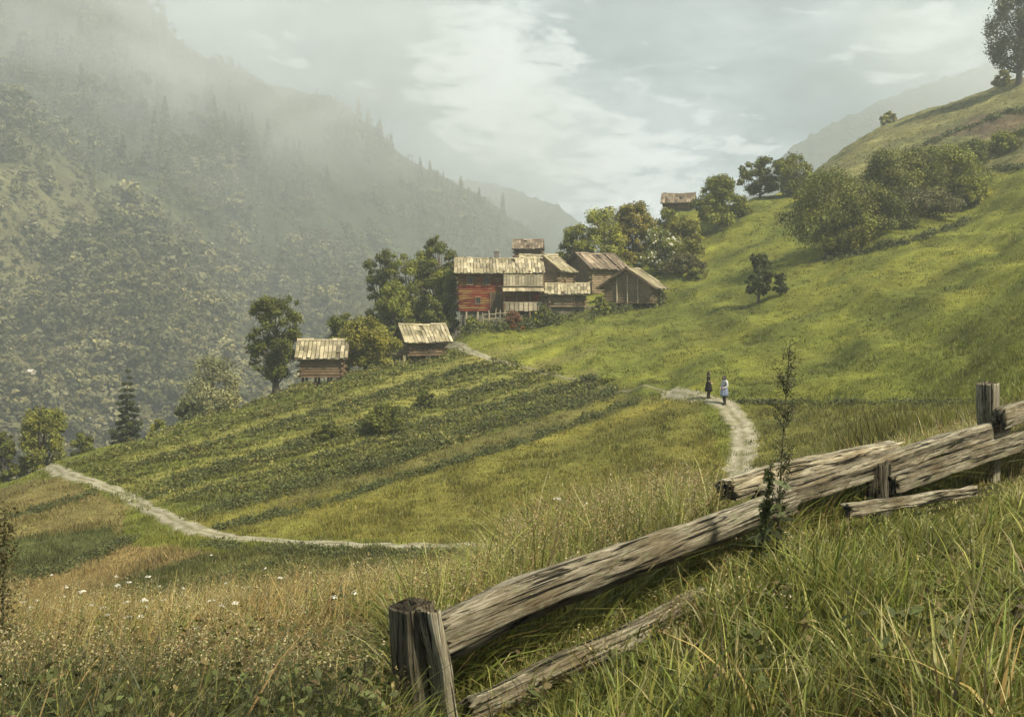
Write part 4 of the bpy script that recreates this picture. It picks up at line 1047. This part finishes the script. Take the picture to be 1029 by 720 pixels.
def ledge_weeds():
    """rank growth along the terrace ledges between the field strips"""
    g = np.random.default_rng(77)
    lines = [([(190, 520), (300, 489), (400, 462), (480, 432), (560, 410), (622, 394)], 5.0), ([(215, 532), (330, 505), (410, 478), (520, 446), (600, 418), (640, 402)], 3.0), ([(150, 500), (230, 470), (330, 440), (430, 425), (520, 402), (600, 388)], 2.6),
             ([(18, 582), (60, 572), (100, 556), (132, 543)], 4.0), ([(0, 522), (40, 512), (95, 494)], 2.2), ([(100, 605), (170, 592), (240, 576), (300, 560)], 2.5), ([(200, 545), (260, 552), (350, 556), (470, 556), (540, 552)], 3.6), ([(745, 404), (800, 404), (880, 404), (985, 404)], 1.6),
             ([(828, 262), (880, 250), (930, 238), (975, 222)], 3.0), ([(460, 332), (500, 330), (560, 322), (610, 314), (668, 302)], 4.5), ([(985, 172), (1029, 168)], 2.0), ([(905, 160), (960, 132), (1010, 115), (1040, 108)], 2.2)]
    lines += [([(130, 470), (300, 421), (480, 368)], 2.6), ([(160, 487), (340, 435), (530, 379)], 3.2), ([(180, 502), (400, 438), (600, 380)], 2.6)]
    Q, S, C = [], [], []
    for pts, wpx in lines:
        p = np.array(pts, float); d = np.r_[0, np.cumsum(np.linalg.norm(np.diff(p, axis=0), axis=1))]
        n = int(d[-1] * 6.0 * max(1, wpx / 2.4)); t = g.uniform(0, d[-1], n)
        x = np.interp(t, d, p[:, 0]); y = np.interp(t, d, p[:, 1]) + g.normal(size=n) * wpx * .5 + fbm(t / 18, t * 0 + 3, 2) * 2.5
        dens = smooth(-.35, .35, fbm(t / 14, t * 0 + wpx, 3))
        for a, b, q in zip(x, y, dens):
            if g.uniform() > .25 + .75 * q: continue
            h = GR.hit(a, b, 22)
            hh = h.y / F * wpx * g.uniform(.3, 1.6) * (.4 + q)
            k = 5
            Q.append(np.array(h) + np.c_[g.normal(size=(k, 2)) * .18, g.uniform(0, 1, k) * hh]); S.append(np.full(k, h.y / F * 2.6)); C.append(np.tile(np.array([.078, .086, .026]) * g.uniform(.6, 1.6), (k, 1)))
    Q = np.concatenate(Q); S = np.concatenate(S); C = np.concatenate(C); n = len(Q)
    N = g.normal(size=(n, 3)) * .6 + np.array([0, -.2, .7]); N /= np.linalg.norm(N, axis=1)[:, None]
    V, Fq = leaf_quads(Q, N, S, g)
    put('ledge_weeds', mesh_np('ledge_weeds', V, Fq, LEAF, np.repeat(C, 4, 0)), kind='stuff')
ledge_weeds()
def crop():
    """leafy plants in rows on the upper terraces"""
    g = np.random.default_rng(88)
    poly = [(66, 468), (300, 384), (400, 366), (460, 352), (630, 392), (420, 458), (180, 508)]
    Q, S, C, Nn = [], [], [], []
    px = g.uniform(60, 640, 60000); py = g.uniform(350, 512, 60000); ok = in_poly(px, py, poly); px, py = px[ok], py[ok]
    for a, b in zip(px, py):
        p = GR.hit(a, b, 40); w = p.y * .93 - p.x * .36 + 1.2 * float(noise2(p.x / 7, p.y / 7))
        r = .5 + .5 * math.sin(w * 2 * math.pi / 1.7); gap = float(fbm(p.x / 4, p.y / 4, 3))
        sq = b + .29 * a + 5 * float(fbm(p.x / 12, p.y / 12 + 4, 2))
        if any(u_ < sq < v_ for u_, v_ in STRIPS): continue
        if r < .45 or g.uniform() > r * .75 or gap < -.45: continue
        k = 6; hh = g.uniform(.12, .42) * (1 + .5 * gap); tone = g.uniform(.55, 1.45) * (1 + .3 * gap)
        Q.append(np.array(p) + np.c_[g.normal(size=(k, 2)) * .15, g.uniform(.1, 1, k) * hh]); S.append(np.full(k, p.y / F * 2.7))
        C.append(np.tile(np.array([.125, .130, .034] if g.uniform() < .75 else [.19, .168, .05]) * tone, (k, 1)))
    Q = np.concatenate(Q); S = np.concatenate(S); C = np.concatenate(C); n = len(Q)
    N = g.normal(size=(n, 3)) * .6 + np.array([0, -.15, .8]); N /= np.linalg.norm(N, axis=1)[:, None]
    V, Fq = leaf_quads(Q, N, S, g)
    put('crop', mesh_np('crop', V, Fq, LEAF, np.repeat(C, 4, 0)), kind='stuff')
crop()

# ------------------------------------------------------------------ single plants that stand out
def dock(label, px, base_py, Y, top_py, lean, seed, dark, leafy=False, spread=.05):
    g = np.random.default_rng(seed); X = (px - CX) / F * Y; z = float(GR.z(X, Y)); h = (HY - top_py) / F * Y - z
    root = put('weed_plant', None, loc=(X, Y, z), label=label, cat='plant')
    mb = MB(); P = np.c_[lean * np.linspace(0, 1, 8) ** 1.4 * h, np.zeros(8), np.linspace(-.05, 1, 8) * h]; mb.tube(P, np.linspace(.009, .002, 8), 6)
    ax = []
    for i in range(34):
        f = g.uniform(.16, .93); q = np.array([np.interp(f * h, P[:, 2], P[:, 0]), 0, f * h]); a = g.uniform(0, 6.28); l = (.10 + .20 * (1 - f)) * h * .42 * g.uniform(.6, 1.1)
        e = q + np.array([math.cos(a) * l * .55, math.sin(a) * l * .55, l]); mid = (q + e) / 2 + np.array([math.cos(a), math.sin(a), 0]) * l * .08
        mb.tube([q, mid, e], [.0035, .0025, .001], 4); ax.append((q, mid, e))
    mb.put('stem', plain('weed_stem', (.09, .085, .04)) if 'weed_stem' not in bpy.data.materials else bpy.data.materials['weed_stem'], root)
    Q = []
    for q, mid, e in ax + [(P[i], (P[i] + P[i + 1]) / 2, P[i + 1]) for i in range(3, 7)]:
        for f in g.uniform(.15, 1, 34):
            Q.append((q * (1 - f) + e * f if f < .5 else mid * (2 - 2 * f) + e * (2 * f - 1)) + g.normal(size=3) * spread * .16)
    Q = np.array(Q); N = g.normal(size=Q.shape); N /= np.linalg.norm(N, axis=1)[:, None]
    V, Fq = leaf_quads(Q, N, np.full(len(Q), .022 if leafy else .015), g, .55)
    put('seed_heads' if not leafy else 'leaf_sprays', mesh_np('seeds', V, Fq, LEAF, np.repeat(np.array(dark) * g.uniform(.6, 1.5, (len(Q), 1)), 4, 0)), root)
    k = 26; f = g.uniform(.03, .45, k); a = g.uniform(0, 6.28, k); Qb = np.c_[lean * f ** 1.4 * h + np.cos(a) * .045, np.sin(a) * .045, f * h]
    N = np.c_[np.cos(a) * .5, np.sin(a) * .5, np.ones(k)] + g.normal(size=(k, 3)) * .3; N /= np.linalg.norm(N, axis=1)[:, None]
    V, Fq = leaf_quads(Qb, N, np.full(k, .10), g, .32)
    put('leaves', mesh_np('leaves', V, Fq, LEAF, np.repeat(np.array([.06, .07, .025]) * g.uniform(.6, 1.4, (k, 1)), 4, 0)), root)
dock('tall dark seeding dock plant standing in front of the broken fence rails', 779, 570, 5.55, 341, .06, 5, (.095, .095, .048), spread=.10)
dock('leafy brown weed stalk cut off by the left border', 1, 690, 6.0, 505, .02, 6, (.10, .085, .035), True, .22)
dock('slim green weed stalk rising beside the dock plant at the fence', 762, 590, 5.6, 462, .10, 7, (.11, .12, .04), True, .06)
# ------------------------------------------------------------------ the two women on the path
def cloth(name, col, rough=.9): return plain(name, col, rough, .1, 9, .25, .2)
SKIN = plain('skin', (.42, .26, .18), .55, .3, 12, .12)
def skin_mesh(name, joints, edges, rad, levels=2, mat=None):
    me = bpy.data.meshes.new(name); me.from_pydata(joints, edges, [])
    o = bpy.data.objects.new(name, me); COL.objects.link(o)
    sk = o.modifiers.new('skin', 'SKIN'); sk.use_smooth_shade = True
    sub = o.modifiers.new('sub', 'SUBSURF'); sub.levels = levels; sub.render_levels = levels
    for i, v in enumerate(me.skin_vertices[0].data):
        v.radius = rad[i] if isinstance(rad[i], tuple) else (rad[i], rad[i]); v.use_root = i == 0
    bpy.context.view_layer.update()
    ev = o.evaluated_get(bpy.context.evaluated_depsgraph_get()); new = bpy.data.meshes.new_from_object(ev)
    bpy.data.objects.remove(o); bpy.data.meshes.remove(me)
    new.name = name; new.materials.clear()
    if mat: new.materials.append(mat)
    return new
def lathe(mb, prof, k=28, fold=0.0, ph=0.0, sq=.82):
    V = []; n = len(prof)
    for r, z in prof:
        for j in range(k):
            a = j / k * 2 * math.pi; f = 1 + fold * math.sin(a * 9 + ph) * (prof[0][1] - z) / (prof[0][1] - prof[-1][1] + 1e-6) + fold * .5 * math.sin(a * 4 + 2 * ph)
            V.append((math.cos(a) * r * f, math.sin(a) * r * f * sq, z))
    mb.add(V, [(i * k + j, i * k + (j + 1) % k, (i + 1) * k + (j + 1) % k, (i + 1) * k + j) for i in range(n - 1) for j in range(k)])
def person(label, at, rz, H, skirt_c, coat_c, scarf_c, apron_c=None, skirt_z=.42, stockings=None):
    """facing local -Y; heights are fractions of H"""
    root = put('person', None, loc=at, rz=rz, label=label, cat='person')
    s = H
    J, E, Rr = [], [], []
    def v(x, y, z, r, p=None):
        J.append((x * s, y * s, z * s)); Rr.append(r * s)
        if p is not None: E.append((p, len(J) - 1))
        return len(J) - 1
    pel = v(0, 0, .53, .075); wa = v(0, 0, .62, .066, pel); ch = v(0, .0, .73, .078, wa); sh = v(0, .005, .805, .06, ch); nk = v(0, -.003, .85, .032, sh); hd0 = v(0, -.012, .885, .044, nk); hd = v(0, -.014, .935, .054, hd0); v(0, -.008, .972, .038, hd)
    v(0, -.066, .925, .010, hd)                      # nose
    for sx in (-1, 1):
        hip = v(sx * .052, 0, .49, .058, pel); kn = v(sx * .056, -.012 - .01 * sx, .27, .037, hip); an = v(sx * .058, .012 - .03 * sx, .045, .024, kn); v(sx * .066, -.055 - .03 * sx, .018, .019, an)
        so = v(sx * .112, .003, .79, .036, sh); el = v(sx * .135, .02, .625, .027, so); wr = v(sx * .085, -.095, .555, .019, el); pa = v(sx * .062, -.128, .552, .021, wr)
        for q in range(4): f1 = v(sx * (.052 - .004 * q), -.150, .565 - .011 * q, .0065, pa); v(sx * (.030 - .002 * q), -.158, .560 - .011 * q, .0055, f1)
        v(sx * .058, -.140, .582, .007, pa)          # thumb
        v(sx * .053, -.005, .925, .010, hd)          # ear
    put('body', skin_mesh('body', J, E, Rr, 2, SKIN), root)
    fm = cloth('features' + label[:9], (.05, .03, .025))
    for sx in (-1, 1):
        eye = MB(); eye.tube([(sx * .02 * s, -.062 * s, .936 * s), (sx * .02 * s, -.068 * s, .936 * s)], .006 * s, 6); eye.put('eye', fm, root)
    mo = MB(); mo.box((0, -.060 * s, .902 * s), (.026 * s, .012 * s, .006 * s)); mo.put('mouth', fm, root)
    # jacket with sleeves
    J, E, Rr = [], [], []
    p = v(0, .0, .60, .082); c = v(0, .0, .73, .088, p); h = v(0, .005, .81, .066, c); v(0, .002, .84, .042, h)
    for sx in (-1, 1): so = v(sx * .115, .003, .79, .046, h); el = v(sx * .138, .02, .625, .036, so); v(sx * .093, -.082, .557, .029, el)
    put('jacket', skin_mesh('jacket', J, E, Rr, 2, cloth('jacket_cloth_' + label[:9], coat_c)), root)
    mb = MB(); lathe(mb, [(.083 * s, .625 * s), (.112 * s, .56 * s), (.128 * s, .48 * s), (.142 * s, (skirt_z + .16) * s), (.150 * s, (skirt_z + .08) * s), (.155 * s, skirt_z * s), (.140 * s, (skirt_z + .01) * s)] if skirt_z < .4 else [(.083 * s, .625 * s), (.112 * s, .56 * s), (.13 * s, .50 * s), (.14 * s, skirt_z * s)], fold=.06)
    mb.put('skirt', cloth('skirt_cloth_' + label[:9], skirt_c), root, smooth=True)
    if apron_c:
        ap = MB(); k = 9; zs = [.61, .56, .5, .42, .34, skirt_z + .06]; rr = [.094, .122, .142, .152, .158, .163]
        V = [(math.sin((j / (k - 1) - .5) * 1.5) * r * s, -math.cos((j / (k - 1) - .5) * 1.5) * r * .84 * s, z * s) for z, r in zip(zs, rr) for j in range(k)]
        ap.add(V, [(i * k + j, i * k + j + 1, (i + 1) * k + j + 1, (i + 1) * k + j) for i in range(len(zs) - 1) for j in range(k - 1)])
        ap.put('apron', cloth('apron_cloth_' + label[:9], apron_c), root, smooth=True)
    # headscarf: hood over crown and nape, open at the face
    hs = MB(); k = 20; V = []; rings = 9
    for i in range(rings):
        t = i / (rings - 1)
        for j in range(k):
            a = (j / (k - 1) - .5) * 2 * math.pi * .74 + math.pi / 2
            if t < .65: th = t / .65 * math.pi / 2 * 1.1; r = math.sin(th) * .066; z = .93 + math.cos(th) * .066
            else: q = (t - .65) / .35; r = .063 + q * .02; z = .92 - q * .085
            V.append((math.cos(a) * r * s, (math.sin(a) * r - .008) * s, z * s))
    hs.add(V, [(i * k + j, i * k + j + 1, (i + 1) * k + j + 1, (i + 1) * k + j) for i in range(rings - 1) for j in range(k - 1)])
    hs.put('headscarf', cloth('scarf_cloth_' + label[:9], scarf_c), root, smooth=True)
    sho = MB()
    for sx in (-1, 1): sho.tube([(sx * .058 * s, (.035 - .03 * sx) * s, .028 * s), (sx * .062 * s, (-.02 - .03 * sx) * s, .026 * s), (sx * .067 * s, (-.085 - .03 * sx) * s, .018 * s)], np.array([.028, .030, .020]) * s, 8)
    sho.put('shoes', cloth('shoe_leather_' + label[:9], (.03, .022, .018)), root, smooth=True)
    st = MB()
    for sx in (-1, 1): st.tube([(sx * .058 * s, (.012 - .03 * sx) * s, .045 * s), (sx * .057 * s, (0 - .02 * sx) * s, .17 * s), (sx * .056 * s, (-.012 - .01 * sx) * s, .28 * s)], np.array([.029, .040, .043]) * s, 8)
    st.put('stockings', cloth('stocking_' + label[:9], stockings or (.05, .035, .03)), root, smooth=True)
    return root
a = GR.hit(712, 401, 45); b = GR.hit(728, 407, 45)
person('black-clad woman in dark headscarf and long coat standing on the path', a + Vector((0, 0, .05)), R(75), (401 - 373.5) * a.y / F, (.016, .013, .014), (.014, .012, .013), (.05, .035, .03), apron_c=None, skirt_z=.26)
person('woman in pale blouse, dark headscarf and blue skirt facing the black-clad woman', b + Vector((0, 0, .05)), R(-62), (407 - 377.5) * b.y / F, (.17, .20, .29), (.50, .52, .55), (.05, .05, .06), apron_c=(.30, .34, .46), skirt_z=.27)
# ------------------------------------------------------------------ sky, sun, haze, camera
def cam():
    c = bpy.data.cameras.new('camera'); o = bpy.data.objects.new('camera', c); COL.objects.link(o)
    o.location = (0, 0, 0); o.rotation_euler = (R(90), 0, 0)
    c.sensor_width = 36; c.lens = 36 * F / 1029; c.shift_y = -60 / 1029
    c.clip_start = .05; c.clip_end = 30000; SC.camera = o
cam()
SUN_DIR = Vector((.56, -.50, .83)).normalized()
def sun():
    l = bpy.data.lights.new('sun', 'SUN'); l.energy = SUN_E; l.angle = R(5); l.color = (1, .91, .72)
    o = bpy.data.objects.new('sun', l); COL.objects.link(o); o.location = (40, -30, 60)
    o.rotation_euler = (-SUN_DIR).to_track_quat('-Z', 'Y').to_euler()
SUN_E = 5.0
sun()
def world():
    w = bpy.data.worlds.new('World'); SC.world = w; w.use_nodes = True; nt = NT(w.node_tree)
    d = nt.n('ShaderNodeTexCoord').outputs['Generated']
    sky = nt.n('ShaderNodeTexSky', sky_type='NISHITA', sun_disc=False, sun_elevation=math.asin(SUN_DIR.z), sun_rotation=math.atan2(SUN_DIR.x, SUN_DIR.y), air_density=1.0, dust_density=2.0, ozone_density=1.0).outputs[0]
    sp = nt.n('ShaderNodeSeparateXYZ', {0: d})
    # cloud deck: a flat layer seen in perspective, so the billows flatten towards the horizon
    inv = nt.math('DIVIDE', 1.0, nt.math('ADD', nt.math('MAXIMUM', sp.outputs[2], 0.0), .22))
    pl = nt.n('ShaderNodeCombineXYZ', {0: nt.math('MULTIPLY', sp.outputs[0], inv), 1: nt.math('MULTIPLY', sp.outputs[1], inv), 2: nt.math('MULTIPLY', sp.outputs[2], 3.0)}).outputs[0]
    big = nt.noise(nt.mapv(pl, loc=(2.3, .4, 0)), 1.5, 8, .58, .35)
    fine = nt.noise(nt.mapv(pl, loc=(7.3, 1.4, 0)), 4.2, 9, .62, .6)
    def spot(v, r, a):
        v = Vector(v).normalized()
        dt = nt.n('ShaderNodeVectorMath', {0: d, 1: tuple(v)}, operation='DOT_PRODUCT').outputs['Value']
        return nt.math('MULTIPLY', nt.ramp(dt, [(math.cos(R(r)), 0.0), (1.0, 1.0)], 'EASE'), a)
    def at(px, py): return ((px - CX) / F, 1, (HY - py) / F)
    s = nt.math('MULTIPLY_ADD', fine, .62, nt.math('MULTIPLY', big, .85))
    for p, r, a in ((at(680, 170), 9, .15), (at(495, 70), 6, .13), (at(600, 190), 7, .08), (at(410, 10), 9, -.16), (at(800, 60), 12, -.05), (at(570, 120), 6, -.07), (at(860, 10), 10, .03)):
        s = nt.math('ADD', s, spot(p, r, a))
    cloud = nt.ramp(s, [(.41, (.02, .06, .14)), (.53, (.08, .24, .44)), (.64, (.38, .72, 1.02)), (.75, (.95, 1.4, 1.8)), (.90, (2.4, 2.85, 3.2))])
    puff = nt.math('ADD', nt.math('ADD', nt.math('MULTIPLY', nt.noise(nt.mapv(pl, loc=(4.1, 2.4, 0)), 8.5, 10, .62, .35), 1.0), spot(at(500, 78), 4.5, .32)), nt.math('ADD', spot(at(655, 180), 6, .20), nt.math('ADD', spot(at(560, 165), 4, .10), spot(at(940, 20), 7, .10))))
    cloud = nt.mix(nt.ramp(puff, [(.60, 0.0), (.66, .5), (.80, 1.0)]), cloud, (5.0, 5.25, 5.3))
    cover = nt.ramp(fine, [(.36, .92), (.6, 1.0)])
    mx = nt.mix(cover, sky, cloud)
    bg = nt.n('ShaderNodeBackground', {'Color': mx, 'Strength': .1}).outputs[0]
    o = nt.n('ShaderNodeOutputWorld'); nt.t.links.new(bg, o.inputs[0])
world()
def haze():
    m, nt = material('valley_haze')
    out(nt, None, nt.n('ShaderNodeVolumePrincipled', {'Color': (.76, .815, .83), 'Density': .00072, 'Anisotropy': .15}).outputs[0])
    b = MB(); b.box((0, 655, 190), (3100, 1910, 780)); b.put('haze', m, kind='stuff')
haze()
def mist(lo, hi, dens, scale, thr, seed):
    """a bank of low cloud clinging to the slope"""
    lo, hi = np.array(lo, float), np.array(hi, float); c = (lo + hi) / 2; d = hi - lo
    m, nt = material('low_cloud')
    pos = nt.n('ShaderNodeTexCoord').outputs['Object']
    n = nt.noise(nt.mapv(pos, (1, .6, 1.5), loc=(seed, 0, 0)), scale, 5, .6, .4)
    q = nt.n('ShaderNodeVectorMath', {0: pos, 1: tuple(2 / d)}, operation='MULTIPLY').outputs[0]
    r = nt.n('ShaderNodeVectorMath', {0: q}, operation='LENGTH').outputs['Value']
    f = nt.math('MULTIPLY', nt.ramp(n, [(thr, 0.0), (thr + .25, 1.0)]), nt.ramp(r, [(.25, 1.0), (1.0, 0.0)], 'EASE'))
    out(nt, None, nt.n('ShaderNodeVolumePrincipled', {'Color': (.86, .90, .92), 'Density': nt.math('MULTIPLY', f, dens), 'Anisotropy': .1}).outputs[0])
    b = MB(); b.box((0, 0, 0), d); b.put('mist', m, loc=tuple(c), kind='stuff')
mist((-560, 600, 20), (80, 1160, 360), .0062, .0085, .38, 3.0)
mist((260, 930, 130), (780, 1290, 420), .009, .007, .40, 5.0)
mist((-190, 1130, 30), (190, 1560, 330), .006, .006, .34, 8.0)
SC.render.engine = 'CYCLES'
cy = SC.cycles
cy.use_denoising = True; cy.max_bounces = 6; cy.diffuse_bounces = 2; cy.glossy_bounces = 1; cy.transmission_bounces = 4; cy.volume_bounces = 2; cy.transparent_max_bounces = 4
cy.use_adaptive_sampling = True; cy.adaptive_threshold = .015
vs_ = SC.view_settings; vs_.view_transform = 'Standard'; vs_.look = 'None'; vs_.exposure = 1.22; vs_.gamma = 1
